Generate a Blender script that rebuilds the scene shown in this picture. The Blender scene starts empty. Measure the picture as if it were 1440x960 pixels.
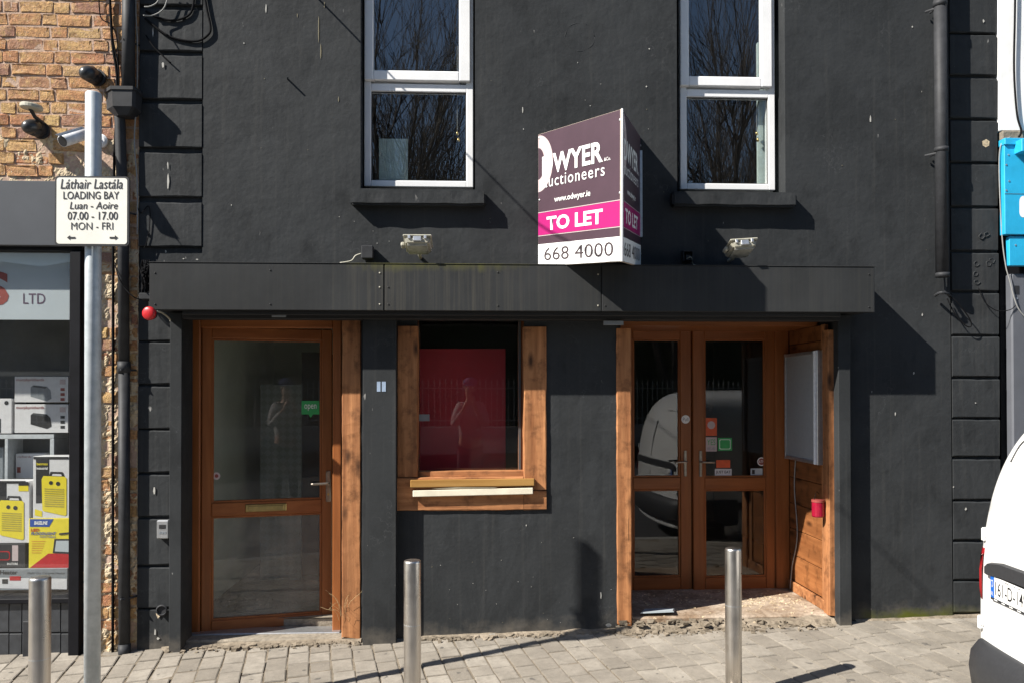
import bpy, bmesh, math, random
from mathutils import Vector, Matrix, noise
random.seed(7)
R = math.radians
scene = bpy.context.scene
col = scene.collection

# ------------------------------------------------------------------ camera, sky, sun, exposure
CAM = Vector((0.0, -5.4, 1.62))
YAW, PITCH, ROLL, CY, F = R(2.683), R(0.658), R(-0.0654), 540.0, 1130.0
_f0 = Vector((math.sin(YAW), math.cos(YAW), 0)); _r0 = Vector((math.cos(YAW), -math.sin(YAW), 0)); _u0 = Vector((0, 0, 1))
_f = _f0 * math.cos(PITCH) + _u0 * math.sin(PITCH); _u = _u0 * math.cos(PITCH) - _f0 * math.sin(PITCH)
_r = _r0 * math.cos(ROLL) + _u * math.sin(ROLL); _u = _u * math.cos(ROLL) - _r0 * math.sin(ROLL)
cd = bpy.data.cameras.new('camera'); cam = bpy.data.objects.new('camera', cd); col.objects.link(cam)
m3 = Matrix((_r, _u, -_f)).transposed()
cam.matrix_world = Matrix.Translation(CAM) @ m3.to_4x4()
cd.sensor_width = 36.0; cd.lens = F / 1440 * 36; cd.shift_y = (CY - 480) / 1440
cd.clip_start = 0.01; cd.clip_end = 2000
scene.camera = cam

SUN = Vector((2.1, 1.0, -2.0)).normalized()          # the way the light travels
SUN_EL = math.asin(-SUN.z); SUN_AZ = math.atan2(-SUN.x, -SUN.y)
world = bpy.data.worlds.new('World'); scene.world = world; world.use_nodes = True
wn = world.node_tree.nodes; wl = world.node_tree.links
sky = wn.new('ShaderNodeTexSky'); sky.sky_type = 'NISHITA'; sky.sun_disc = False
sky.sun_elevation = SUN_EL; sky.sun_rotation = SUN_AZ; sky.air_density = 1.0; sky.dust_density = 0.25; sky.ozone_density = 2.0
bg = wn['Background']; bg.inputs['Strength'].default_value = 0.06
wl.new(sky.outputs['Color'], bg.inputs['Color'])
sd = bpy.data.lights.new('sun', 'SUN'); sd.energy = 5.0; sd.angle = R(0.53); sd.color = (1.0, 0.95, 0.87)
sun = bpy.data.objects.new('sun', sd); col.objects.link(sun)
sun.location = (-20, -10, 20); sun.rotation_euler = SUN.to_track_quat('-Z', 'Y').to_euler()
scene.view_settings.view_transform = 'Standard'; scene.view_settings.look = 'None'
scene.view_settings.exposure = 1.05; scene.view_settings.gamma = 1.0
scene.cycles.max_bounces = 8; scene.cycles.transparent_max_bounces = 12

# ------------------------------------------------------------------ helpers
def ray(px, py): return _r * ((px - 720) / F) - _u * ((py - CY) / F) + _f
def W(px, py, y):
    """world point on the plane Y = y behind a measured photo point"""
    d = ray(px, py); return CAM + d * ((y - CAM.y) / d.y)
def Wz(px, py, y): return W(px, py, y).z
def Wx(px, py, y): return W(px, py, y).x
def rect(px0, py0, px1, py1, y):
    a, b, c, d = W(px0, py0, y), W(px1, py0, y), W(px0, py1, y), W(px1, py1, y)
    return (a.x + c.x) / 2, (b.x + d.x) / 2, (c.z + d.z) / 2, (a.z + b.z) / 2
def gz(x, y): return 0.0245 * x + 0.015 * y

def tag(o, label=None, cat=None, group=None, kind=None):
    if label: o['label'] = label
    if cat: o['category'] = cat
    if group: o['group'] = group
    if kind: o['kind'] = kind
    return o
def wloc(o):
    p = Vector((0, 0, 0))
    while o is not None:
        p = p + o.location; o = o.parent
    return p
def root(name, loc, label=None, cat=None, group=None, kind=None):
    o = bpy.data.objects.new(name, None); col.objects.link(o); o.location = loc; o.empty_display_size = 0.1
    return tag(o, label, cat, group, kind)
def link(name, me, mat, parent=None, smooth=False):
    """me is in world coordinates"""
    if parent is not None:
        me.transform(Matrix.Translation(-wloc(parent)))
    o = bpy.data.objects.new(name, me); col.objects.link(o); o.parent = parent
    if mat: me.materials.append(mat)
    if smooth:
        for p in me.polygons: p.use_smooth = True
    return o
def rebase(o, loc):
    """puts the origin of a top-level mesh at loc"""
    o.data.transform(Matrix.Translation(-Vector(loc))); o.location = loc; return o

class MB:
    def __init__(s): s.v = []; s.f = []
    def quad(s, a, b, c, d):
        n = len(s.v); s.v += [tuple(a), tuple(b), tuple(c), tuple(d)]; s.f.append((n, n+1, n+2, n+3)); return s
    def poly(s, pts):
        n = len(s.v); s.v += [tuple(p) for p in pts]; s.f.append(tuple(range(n, n+len(pts)))); return s
    def hexa(s, p):
        """8 points: bottom 4 ccw, top 4 ccw"""
        n = len(s.v); s.v += [tuple(q) for q in p]
        for q in ((3,2,1,0),(4,5,6,7),(0,1,5,4),(1,2,6,5),(2,3,7,6),(3,0,4,7)): s.f.append(tuple(n+i for i in q))
        return s
    def box(s, x0, x1, y0, y1, z0, z1):
        if x0 > x1: x0, x1 = x1, x0
        if y0 > y1: y0, y1 = y1, y0
        if z0 > z1: z0, z1 = z1, z0
        return s.hexa([(x0,y0,z0),(x1,y0,z0),(x1,y1,z0),(x0,y1,z0),(x0,y0,z1),(x1,y0,z1),(x1,y1,z1),(x0,y1,z1)])
    def tube(s, pts, r, n=8, cap=True):
        pts = [Vector(p) for p in pts]; rs = r if isinstance(r, (list, tuple)) else [r]*len(pts)
        base = len(s.v); prev = None
        for i, p in enumerate(pts):
            t = (pts[min(i+1, len(pts)-1)] - pts[max(i-1, 0)]).normalized()
            if prev is None:
                a = Vector((0, 0, 1)) if abs(t.z) < .9 else Vector((1, 0, 0))
                nrm = t.cross(a).normalized()
            else:
                nrm = (prev - t * prev.dot(t)).normalized()
            prev = nrm; b = t.cross(nrm)
            for k in range(n):
                an = 2*math.pi*k/n
                s.v.append(tuple(p + (nrm*math.cos(an) + b*math.sin(an))*rs[i]))
        for i in range(len(pts)-1):
            for k in range(n):
                k2 = (k+1) % n
                s.f.append((base+i*n+k, base+i*n+k2, base+(i+1)*n+k2, base+(i+1)*n+k))
        if cap:
            s.f.append(tuple(base+k for k in range(n))[::-1]); s.f.append(tuple(base+(len(pts)-1)*n+k for k in range(n)))
        return s
    def lathe(s, c, prof, n=20, axis=(0,0,1)):
        """prof: list of (r, h) along axis"""
        ax = Vector(axis).normalized(); a = Vector((0,0,1)) if abs(ax.z) < .9 else Vector((1,0,0))
        u = ax.cross(a).normalized(); w = ax.cross(u); c = Vector(c); base = len(s.v)
        for (r, h) in prof:
            for k in range(n):
                an = 2*math.pi*k/n; s.v.append(tuple(c + ax*h + (u*math.cos(an)+w*math.sin(an))*max(r, 1e-5)))
        for i in range(len(prof)-1):
            for k in range(n):
                k2 = (k+1) % n; s.f.append((base+i*n+k, base+i*n+k2, base+(i+1)*n+k2, base+(i+1)*n+k))
        s.f.append(tuple(base+k for k in range(n))[::-1]); s.f.append(tuple(base+(len(prof)-1)*n+k for k in range(n)))
        return s
    def mesh(s, name, bevel=0, seg=1, fixn=True):
        me = bpy.data.meshes.new(name); me.from_pydata(s.v, [], s.f)
        bm = bmesh.new(); bm.from_mesh(me)
        if fixn: bmesh.ops.recalc_face_normals(bm, faces=bm.faces)
        if bevel:
            bmesh.ops.remove_doubles(bm, verts=bm.verts, dist=1e-5)
            es = [e for e in bm.edges if len(e.link_faces) == 2 and e.calc_face_angle(0) > .5]
            bmesh.ops.bevel(bm, geom=es, offset=bevel, segments=seg, affect='EDGES', clamp_overlap=True)
        bm.to_mesh(me); bm.free(); return me
    def build(s, name, mat, parent=None, bevel=0, seg=1, smooth=False, fixn=True):
        return link(name, s.mesh(name, bevel, seg, fixn), mat, parent, smooth)
def each(mb, name, mat, parent, bevel=0):
    """every box of mb as an object of its own"""
    out = []
    for i in range(0, len(mb.v), 8):
        m = MB(); m.hexa(mb.v[i:i+8]); out.append(m.build(name, mat, parent, bevel))
    return out
def box(name, mat, parent, x0, x1, y0, y1, z0, z1, bevel=0):
    return MB().box(x0, x1, y0, y1, z0, z1).build(name, mat, parent, bevel)
def pbox(name, mat, parent, px0, py0, px1, py1, y, depth, bevel=0):
    """box whose front face covers a measured rectangle on the plane y and which goes depth back"""
    x0, x1, z0, z1 = rect(px0, py0, px1, py1, y)
    return box(name, mat, parent, x0, x1, y, y+depth, z0, z1, bevel)
def rough_plank(name, mat, parent, x0, x1, y0, y1, z0, z1, axis=2, amp=.0035, ends=(0, 0)):
    """sawn timber with worn, uneven edges; ends = how far each end is broken unevenly"""
    lo, hi = ((x0, x1), (y0, y1), (z0, z1))[axis]; n = max(8, int((hi-lo)/.035)); mb = MB(); c = .006
    a0, a1, b0, b1 = (x0, x1, y0, y1) if axis == 2 else (y0, y1, z0, z1)
    prof = [(a0+c, b0), (a1-c, b0), (a1, b0+c), (a1, b1-c), (a1-c, b1), (a0+c, b1), (a0, b1-c), (a0, b0+c)]
    for i in range(n+1):
        for k, (a, b) in enumerate(prof):
            t = lo+(hi-lo)*i/n; e = ends[0] if i == 0 else ends[1] if i == n else 0
            t += e*noise.noise(Vector((a*31, b*31, lo*7)))*(1 if i else 1)
            ja = amp*(noise.noise(Vector((t*7, k*.9, x0*5)))+.5*noise.noise(Vector((t*29, k*2.1, x0*5)))); jb = amp*.8*(noise.noise(Vector((t*6, k*.9+20, x0*5)))+.5*noise.noise(Vector((t*31, k*2.1, 9))))
            mb.v.append((a+ja, b+jb, t) if axis == 2 else (t, a+jb, b+ja))
    for i in range(n):
        for k in range(8): mb.f.append((i*8+k, i*8+(k+1) % 8, (i+1)*8+(k+1) % 8, (i+1)*8+k))
    mb.f += [tuple(range(8))[::-1], tuple(n*8+k for k in range(8))]
    return mb.build(name, mat, parent)
def smooth_path(pts, k=6):
    pts = [Vector(p) for p in pts]; out = []
    for i in range(len(pts)-1):
        p0, p1, p2, p3 = pts[max(i-1,0)], pts[i], pts[i+1], pts[min(i+2,len(pts)-1)]
        for j in range(k):
            t = j/k
            out.append(.5*((2*p1)+(p2-p0)*t+(2*p0-5*p1+4*p2-p3)*t*t+(3*p1-p0-3*p2+p3)*t**3))
    return out + [pts[-1]]

def text_polys(txt, bold=0.0, shear=0.0, space=1.0):
    cu = bpy.data.curves.new('lettering', 'FONT'); cu.body = txt; cu.offset = bold; cu.shear = shear; cu.space_character = space
    cu.resolution_u = 3; cu.extrude = 0
    ob = bpy.data.objects.new('lettering', cu); col.objects.link(ob)
    dg = bpy.context.evaluated_depsgraph_get(); me = bpy.data.meshes.new_from_object(ob.evaluated_get(dg))
    bpy.data.objects.remove(ob); bpy.data.curves.remove(cu); return me
def lettering(txt, fn, u0, u1, v0, v1, mat, parent, bold=0.0, shear=0.0, space=1.0, name='lettering'):
    """flat printed text; fn maps (u, v) to a world point, text is fitted to the box"""
    me = text_polys(txt, bold, shear, space)
    xs = [v.co.x for v in me.vertices]; ys = [v.co.y for v in me.vertices]
    ax, bx, ay, by = min(xs), max(xs), min(ys), max(ys)
    for v in me.vertices:
        p = fn(u0+(u1-u0)*(v.co.x-ax)/max(bx-ax, 1e-6), v0+(v1-v0)*(v.co.y-ay)/max(by-ay, 1e-6))
        v.co = p
    return link(name, me, mat, parent)
def flat(name, fn, uv, mat, parent):
    return MB().poly([fn(u, v) for u, v in uv]).build(name, mat, parent, fixn=False)
def rr(u0, u1, v0, v1, ru, rv, n=5):
    """rounded rectangle outline"""
    o = []
    for cx, cy, a0 in ((u1-ru, v1-rv, 0), (u0+ru, v1-rv, 90), (u0+ru, v0+rv, 180), (u1-ru, v0+rv, 270)):
        for k in range(n+1):
            a = R(a0+90*k/n); o.append((cx+ru*math.cos(a), cy+rv*math.sin(a)))
    return o
def plane_fn(y):
    return lambda px, py: W(px, py, y)

# ------------------------------------------------------------------ materials
MATS = {}
class N:
    def __init__(s, name):
        s.m = bpy.data.materials.new(name); s.m.use_nodes = True; s.t = s.m.node_tree; s.b = s.t.nodes['Principled BSDF']; MATS[name] = s.m
        s.tc = s.t.nodes.new('ShaderNodeTexCoord')
    def n(s, ty, **kw):
        x = s.t.nodes.new(ty)
        for k, v in kw.items():
            if k in x.inputs: x.inputs[k].default_value = v
            else: setattr(x, k, v)
        return x
    def l(s, a, b): s.t.links.new(a, b)
    def vec(s, scale=(1,1,1), rnd=False, co='Object'):
        mp = s.n('ShaderNodeMapping'); mp.inputs['Scale'].default_value = scale; s.l(s.tc.outputs[co], mp.inputs['Vector'])
        if rnd:
            oi = s.n('ShaderNodeObjectInfo'); mu = s.n('ShaderNodeMath', operation='MULTIPLY'); mu.inputs[1].default_value = 91.7
            s.l(oi.outputs['Random'], mu.inputs[0]); s.l(mu.outputs[0], mp.inputs['Location'])
        return mp.outputs[0]
    def pos(s):
        return s.n('ShaderNodeNewGeometry').outputs['Position']
    def noise(s, v, scale, detail=4, rough=.6):
        x = s.n('ShaderNodeTexNoise'); x.inputs['Scale'].default_value = scale; x.inputs['Detail'].default_value = detail; x.inputs['Roughness'].default_value = rough
        s.l(v, x.inputs['Vector']); return x.outputs['Fac']
    def ramp(s, fac, stops, interp='LINEAR'):
        x = s.n('ShaderNodeValToRGB'); x.color_ramp.interpolation = interp; e = x.color_ramp.elements
        while len(e) < len(stops): e.new(.5)
        for i, (p, c) in enumerate(stops):
            e[i].position = p; e[i].color = (c, c, c, 1) if isinstance(c, (int, float)) else (*c, 1)
        s.l(fac, x.inputs['Fac']); return x.outputs['Color']
    def mix(s, fac, a, b, mode='MIX'):
        x = s.n('ShaderNodeMix', data_type='RGBA', blend_type=mode)
        for sock, val in ((x.inputs[0], fac), (x.inputs[6], a), (x.inputs[7], b)):
            if isinstance(val, (int, float)): sock.default_value = val
            elif isinstance(val, tuple): sock.default_value = (*val, 1)
            else: s.l(val, sock)
        return x.outputs[2]
    def math(s, op, a, b=0.0, c=None):
        x = s.n('ShaderNodeMath', operation=op)
        for sock, val in zip(x.inputs, (a, b, c)):
            if val is None: continue
            if isinstance(val, (int, float)): sock.default_value = val
            else: s.l(val, sock)
        return x.outputs[0]
    def bump(s, h, strength=.3, dist=.01):
        x = s.n('ShaderNodeBump'); x.inputs['Strength'].default_value = strength; x.inputs['Distance'].default_value = dist
        s.l(h, x.inputs['Height']); s.l(x.outputs[0], s.b.inputs['Normal']); return x
    def out(s, c=None, rough=.6, metal=0.0, spec=None):
        if c is not None:
            if isinstance(c, tuple): s.b.inputs['Base Color'].default_value = (*c, 1)
            else: s.l(c, s.b.inputs['Base Color'])
        if isinstance(rough, (int, float)): s.b.inputs['Roughness'].default_value = rough
        else: s.l(rough, s.b.inputs['Roughness'])
        s.b.inputs['Metallic'].default_value = metal
        if spec is not None: s.b.inputs['Specular IOR Level'].default_value = spec
        return s.m
def simple(name, c, rough=.5, metal=0.0, var=.12, scale=30, bump=0.0, bdist=.003, spec=None):
    s = N(name); v = s.vec(); f = s.noise(v, scale)
    d = tuple(x*(1-var) for x in c); e = tuple(min(1, x*(1+var)) for x in c)
    cc = s.ramp(f, [(.3, d), (.7, e)])
    if bump: s.bump(s.noise(v, scale*2), bump, bdist)
    return s.out(cc, rough, metal, spec)

def black_wall(name, base, lumps=1.0, dirt=True):
    s = N(name); v = s.vec()
    big = s.noise(v, 1.3, 5); fine = s.noise(v, 60, 3); mid = s.noise(v, 9, 4)
    c = s.ramp(big, [(.3, tuple(x*.82 for x in base)), (.72, tuple(x*1.2 for x in base))])
    c = s.mix(s.ramp(fine, [(.35, 0.0), (.75, .25)]), c, tuple(x*1.5 for x in base))
    c = s.mix(s.ramp(s.noise(v, 2.7, 6, .62), [(.47, 0.0), (.53, .3), (.75, .5)]), c, tuple(x*1.42 for x in base))
    c = s.mix(s.ramp(s.noise(s.vec((1.2, 1.2, .8)), 3.6, 5, .6), [(.56, 0.0), (.66, .5)]), c, tuple(x*.62 for x in base))
    vo = s.n('ShaderNodeTexVoronoi'); vo.feature = 'DISTANCE_TO_EDGE'; vo.inputs['Scale'].default_value = 1.5
    wv = s.n('ShaderNodeVectorMath', operation='ADD'); nz = s.n('ShaderNodeTexNoise'); nz.inputs['Scale'].default_value = 5; nz.inputs['Detail'].default_value = 5; s.l(v, nz.inputs['Vector']); s.l(v, wv.inputs[0]); s.l(nz.outputs['Color'], wv.inputs[1]); s.l(wv.outputs[0], vo.inputs['Vector'])
    ckm = s.math('MULTIPLY', s.ramp(vo.outputs['Distance'], [(.0, 1.0), (.006, 0.0)]), s.ramp(s.noise(v, 1.7, 3), [(.52, 0.0), (.6, .6)]))
    c = s.mix(ckm, c, (.07, .072, .075))
    # vertical wash streaks
    st = s.noise(s.vec((26, 26, .7)), 1.0, 3)
    c = s.mix(s.ramp(st, [(.55, 0.0), (.78, .26)]), c, (.075, .073, .068))
    # chips and scuffs in the paint
    ch = s.noise(s.vec((1, 1, .3)), 34, 3, .5); ch2 = s.noise(v, 3.1, 2)
    chip = s.math('MULTIPLY', s.ramp(ch, [(.71, 0.0), (.74, .7)]), s.ramp(ch2, [(.56, 0.0), (.62, 1.0)]))
    c = s.mix(chip, c, (.36, .35, .33))
    if dirt:
        sp = s.n('ShaderNodeSeparateXYZ'); s.l(s.tc.outputs['Object'], sp.inputs[0])
        zz = s.math('SUBTRACT', sp.outputs[2], s.math('MULTIPLY', sp.outputs[0], .0245))
        lo = s.math('SUBTRACT', 1.0, s.math('MULTIPLY', zz, 3.6), None); lo = s.math('MULTIPLY', lo, s.noise(v, 7, 5))
        dust = s.ramp(lo, [(.3, 0.0), (.62, .75)])
        c = s.mix(dust, c, (.13, .115, .095))
        mx = s.math('MULTIPLY', s.math('SUBTRACT', 1.0, s.math('MULTIPLY', zz, 6.0)), s.noise(v, 5, 5))
        gx = s.ramp(s.math('DIVIDE', sp.outputs[0], 4.0), [(.655, 0.0), (.69, 1.0), (.80, 1.0), (.83, .4)])
        c = s.mix(s.math('MULTIPLY', s.ramp(mx, [(.26, 0.0), (.45, .95)]), gx), c, (.075, .085, .012))
    h = s.math('ADD', s.math('MULTIPLY', s.noise(v, 5, 3), 1.4*lumps), s.math('ADD', s.math('MULTIPLY', mid, .55*lumps), s.math('MULTIPLY', s.noise(v, 42, 4), .16)))
    s.bump(h, .6, .009)
    return s.out(c, s.ramp(mid, [(.3, .6), (.7, .75)]), 0, .12)
M_wall = black_wall('black painted render', (.0282, .0301, .0318))
M_wall2 = black_wall('black painted board', (.0268, .0286, .0300), .3)

def fascia_mat():
    s = N('black fascia sheet'); v = s.vec()
    b = (.0292, .0305, .0315)
    c = s.ramp(s.noise(v, 2.5, 4), [(.3, tuple(x*.85 for x in b)), (.7, tuple(x*1.2 for x in b))])
    st = s.noise(s.vec((45, 5, .9)), 1.0, 4)
    sp = s.n('ShaderNodeSeparateXYZ'); s.l(s.tc.outputs['Object'], sp.inputs[0])
    xr = s.ramp(s.math('ADD', s.math('MULTIPLY', sp.outputs[0], .2), .5), [(.3, .15), (.37, 1.0), (.52, .9), (.62, .25)])
    c = s.mix(s.math('MULTIPLY', s.ramp(st, [(.45, 0.0), (.75, .8)]), xr), c, (.068, .064, .054))
    top = s.math('MULTIPLY', s.math('SUBTRACT', sp.outputs[2], 2.34), 9.5)
    mo = s.math('MULTIPLY', s.math('MULTIPLY', top, s.noise(s.vec((20, 20, 6)), 1.0, 5)), xr)
    c = s.mix(s.ramp(mo, [(.22, 0.0), (.55, .85)]), c, (.085, .083, .03))
    s.bump(s.noise(v, 7, 3), .25, .006)
    return s.out(c, .6, 0, .15)
M_fascia = fascia_mat()
M_blackgloss = simple('black gloss paint', (.008, .008, .010), .55, var=.3, scale=8, spec=.15)
M_dark = simple('dark void', (.008, .008, .009), .9)
M_soffit = simple('dark soffit', (.012, .012, .013), .7, scale=12)
M_pipe = simple('dark painted pipe', (.030, .031, .034), .6, var=.25, scale=14, bump=.15, spec=.25)
M_cable = simple('black cable', (.008, .008, .009), .9, spec=.08)
M_cable_w = simple('pale cable', (.26, .26, .25), .7)
M_upvc = simple('white window plastic', (.78, .78, .78), .3, var=.05, scale=6)
M_upvc_g = simple('grey seal', (.06, .06, .06), .6)

def wood(name, a, b, axis, grain=1.0, knots=True, stain=.35, rough=.5):
    s = N(name); sc = [26.0, 26.0, 26.0]; sc[axis] = 1.6
    v = s.vec(tuple(sc), True); g = s.noise(v, 1.0, 6, .65)
    sc2 = [7.0, 7.0, 7.0]; sc2[axis] = 1.1
    w = s.noise(s.vec(tuple(sc2), True), 1.0, 3)
    c = s.ramp(g, [(.28, a), (.72, b)])
    c = s.mix(s.ramp(w, [(.35, 0.0), (.8, stain)]), c, tuple(x*.42 for x in a))
    if knots:
        bl = s.noise(s.vec((1, 1, 1), True), 11, 5, .65); c = s.mix(s.ramp(bl, [(.5, 0.0), (.68, .62)]), c, tuple(x*.3 for x in a))
        ck = s.noise(s.vec(tuple(60.0 if i != axis else 2.2 for i in range(3)), True), 1.0, 2); c = s.mix(s.ramp(ck, [(.68, 0.0), (.74, .8)]), c, tuple(x*.2 for x in a))
        sk = [9.0, 9.0, 9.0]; sk[axis] = 3.2
        vo = s.n('ShaderNodeTexVoronoi'); vo.inputs['Scale'].default_value = 1.0; s.l(s.vec(tuple(sk), True), vo.inputs['Vector'])
        c = s.mix(s.ramp(vo.outputs['Distance'], [(.06, .95), (.24, 0.0)]), c, tuple(x*.16 for x in a))
    s.bump(g, .35*grain, .004)
    return s.out(c, rough, 0, .3)
M_plank_v = wood('rough timber upright', (.25, .092, .033), (.58, .265, .11), 2, 2.0, True, .85, .7)
M_plank_h = wood('rough timber level', (.25, .092, .033), (.58, .265, .11), 0, 2.0, True, .85, .7)
M_door_v = wood('oak door upright', (.23, .074, .022), (.36, .13, .042), 2, .5, False, .5, .38)
M_door_h = wood('oak door level', (.23, .074, .022), (.36, .13, .042), 0, .5, False, .5, .38)
M_ply = wood('stained boards', (.22, .075, .024), (.38, .155, .055), 1, .8, True, .75)
M_batten = wood('weathered batten', (.30, .15, .035), (.44, .25, .08), 0, 1.0, False, .3)
M_cream = simple('cream painted timber', (.72, .66, .52), .5, var=.1, scale=14, bump=.2)

def glass_mat(name, dust=.02, tint=(.95, .965, .96), ior=1.75, dcol=(.55, .52, .46)):
    s = N(name); t = s.t; t.nodes.remove(s.b)
    fr = s.n('ShaderNodeFresnel'); fr.inputs['IOR'].default_value = ior
    tr = s.n('ShaderNodeBsdfTransparent'); tr.inputs['Color'].default_value = (*tint, 1)
    gl = s.n('ShaderNodeBsdfGlossy'); gl.inputs['Roughness'].default_value = 0.0
    # slightly uneven panes
    bp = s.n('ShaderNodeBump'); bp.inputs['Strength'].default_value = .012; bp.inputs['Distance'].default_value = .01
    s.l(s.noise(s.vec(), 2.2, 1), bp.inputs['Height']); s.l(bp.outputs[0], gl.inputs['Normal'])
    df = s.n('ShaderNodeBsdfDiffuse'); df.inputs['Color'].default_value = (*dcol, 1)
    ge = s.n('ShaderNodeNewGeometry'); fac = s.math('MULTIPLY', fr.outputs[0], s.math('SUBTRACT', 1.0, ge.outputs['Backfacing']))
    m1 = s.n('ShaderNodeMixShader'); s.l(fac, m1.inputs[0]); s.l(tr.outputs[0], m1.inputs[1]); s.l(gl.outputs[0], m1.inputs[2])
    m2 = s.n('ShaderNodeMixShader'); d = s.ramp(s.noise(s.vec(), 6, 5), [(.25, dust*.35), (.8, dust*1.8)]); s.l(d, m2.inputs[0])
    s.l(m1.outputs[0], m2.inputs[1]); s.l(df.outputs[0], m2.inputs[2])
    s.l(m2.outputs[0], t.nodes['Material Output'].inputs['Surface']); return s.m
M_glass = glass_mat('clean glass', .006)
M_glass_up = glass_mat('double glazing', .003, ior=2.65)
M_glass_dusty = glass_mat('dusty door glass', .12, ior=1.5)
M_glass_hazy = glass_mat('hazy door glass', .03, ior=1.6)
M_glass_film = glass_mat('shop glass', .006, (.98, .985, .98))

def brick_mat():
    s = N('stock brick'); oi = s.n('ShaderNodeObjectInfo'); v = s.pos()
    c = s.ramp(oi.outputs['Random'], [(0, (.50, .29, .13)), (.18, (.56, .35, .165)), (.36, (.44, .20, .105)), (.5, (.53, .29, .13)), (.62, (.34, .18, .125)), (.74, (.58, .40, .175)), (.88, (.43, .19, .10)), (1, (.29, .18, .15))])
    n1 = s.noise(v, 34, 6, .72)
    c = s.mix(s.ramp(n1, [(.33, .8), (.56, 0.0)]), c, (.20, .10, .05), 'MIX')
    c = s.mix(s.ramp(s.noise(v, 16, 4), [(.48, 0.0), (.7, .7)]), c, (.54, .36, .15))
    c = s.mix(s.ramp(s.noise(v, 110, 4), [(.56, 0.0), (.68, .7)]), c, (.12, .075, .05))
    c = s.mix(s.ramp(s.noise(v, 55, 5, .7), [(.56, 0.0), (.7, .6)]), c, (.62, .46, .36))
    s.bump(s.math('ADD', n1, s.math('MULTIPLY', s.noise(v, 130, 4), .5)), 1.0, .012)
    return s.out(c, .85, 0, .2)
M_brick = brick_mat()
def mortar_mat(name, a, b):
    s = N(name); v = s.vec(); n1 = s.noise(v, 30, 6, .7)
    c = s.ramp(s.noise(v, 5, 4), [(.3, a), (.7, b)])
    c = s.mix(s.ramp(n1, [(.3, .6), (.55, 0.0)]), c, tuple(x*.4 for x in a))
    s.bump(n1, .9, .01); return s.out(c, .9, 0, .15)
M_mortar = mortar_mat('pinkish mortar', (.46, .32, .235), (.57, .42, .33))
M_smear = mortar_mat('crumbly lime mortar', (.50, .39, .25), (.62, .52, .38))
def sett_mat():
    s = N('granite sett'); oi = s.n('ShaderNodeObjectInfo'); v = s.pos()
    c = s.ramp(oi.outputs['Random'], [(0, (.215, .19, .157)), (.35, (.265, .236, .197)), (.7, (.29, .26, .219)), (1, (.325, .293, .248))])
    c = s.mix(s.ramp(s.noise(v, 3.2, 5, .65), [(.42, 0.0), (.68, .6)]), c, (.135, .12, .10))
    c = s.mix(s.ramp(s.noise(v, 24, 5, .7), [(.45, 0.0), (.7, .5)]), c, (.15, .133, .11))
    c = s.mix(s.ramp(s.noise(v, 13, 2, .4), [(.715, 0.0), (.73, .75)]), c, (.07, .065, .06))
    c = s.mix(s.ramp(s.noise(v, 300, 2), [(.55, 0.0), (.75, .45)]), c, (.38, .35, .30))
    c = s.mix(s.ramp(s.noise(v, 40, 4), [(.6, 0.0), (.78, .6)]), c, (.33, .29, .235))
    s.bump(s.math('ADD', s.noise(v, 90, 5), s.noise(v, 18, 3)), .6, .004); return s.out(c, .8, 0, .25)
M_sett = sett_mat()
M_sand = mortar_mat('sandy joint dirt', (.15, .125, .092), (.25, .21, .16))
M_rubble = mortar_mat('grey rubble', (.18, .15, .112), (.33, .275, .21))
M_concrete = mortar_mat('worn concrete step', (.22, .19, .15), (.34, .295, .235))
M_floor = mortar_mat('dusty porch floor', (.22, .145, .09), (.50, .42, .335))
M_asphalt = simple('asphalt', (.05, .05, .052), .85, var=.3, scale=60, bump=.3)
M_kerb = simple('granite kerb', (.3, .29, .27), .8, var=.2, scale=40)

def steel():
    s = N('brushed steel'); v = s.vec((60, 60, 1.5)); g = s.noise(v, 1.0, 3)
    c = s.ramp(g, [(.3, (.50, .47, .43)), (.7, (.66, .62, .57))])
    c = s.mix(s.ramp(s.noise(s.vec((1,1,.5)), 9, 4), [(.62, 0.0), (.75, .5)]), c, (.22, .2, .17))
    s.bump(g, .06, .002); return s.out(c, s.ramp(s.noise(s.vec(), 10, 3), [(.3, .26), (.7, .42)]), 1.0)
M_steel = steel()
def galv():
    s = N('galvanised pole'); v = s.vec()
    c = s.ramp(s.noise(v, 22, 4), [(.3, (.40, .44, .46)), (.7, (.54, .58, .60))])
    c = s.mix(s.ramp(s.noise(s.vec((18, 18, 1.2)), 1, 4), [(.55, 0.0), (.8, .5)]), c, (.27, .29, .29))
    s.bump(s.noise(v, 70, 3), .12, .002); return s.out(c, .5, .25)
M_galv = galv()
M_alu = simple('grey aluminium', (.55, .56, .57), .35, .8)
M_handle = simple('worn handle metal', (.34, .30, .25), .38, .9, var=.25, scale=30)
M_brass = simple('brass', (.55, .42, .18), .3, 1.0, var=.2, scale=20)
M_signw = simple('sign face', (.80, .78, .70), .45, var=.06, scale=7)
M_signblack = simple('sign print black', (.02, .02, .022), .5)
M_signgrey = simple('board print grey', (.05, .035, .04), .5)
M_white = simple('white print', (.82, .82, .80), .5, var=.04)
M_pinkw = simple('pale pink print', (.50, .41, .41), .5, var=.06)
M_plum = simple('plum board', (.056, .029, .042), .5, var=.12, scale=4)
M_magenta = simple('magenta strip', (.36, .005, .13), .5, var=.06, scale=5)
M_board_edge = simple('board edge', (.5, .42, .34), .6)
M_red = simple('red plastic', (.45, .012, .016), .35)
M_redpanel = simple('red board', (.42, .018, .034), .55, var=.1, scale=3)
M_lampbody = simple('weathered lamp grey', (.36, .345, .28), .5, var=.2, scale=25)
M_lampglass = simple('lamp glass', (.30, .30, .27), .2, var=.2)
M_domeblk = simple('smoked dome', (.032, .034, .036), .32)
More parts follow.
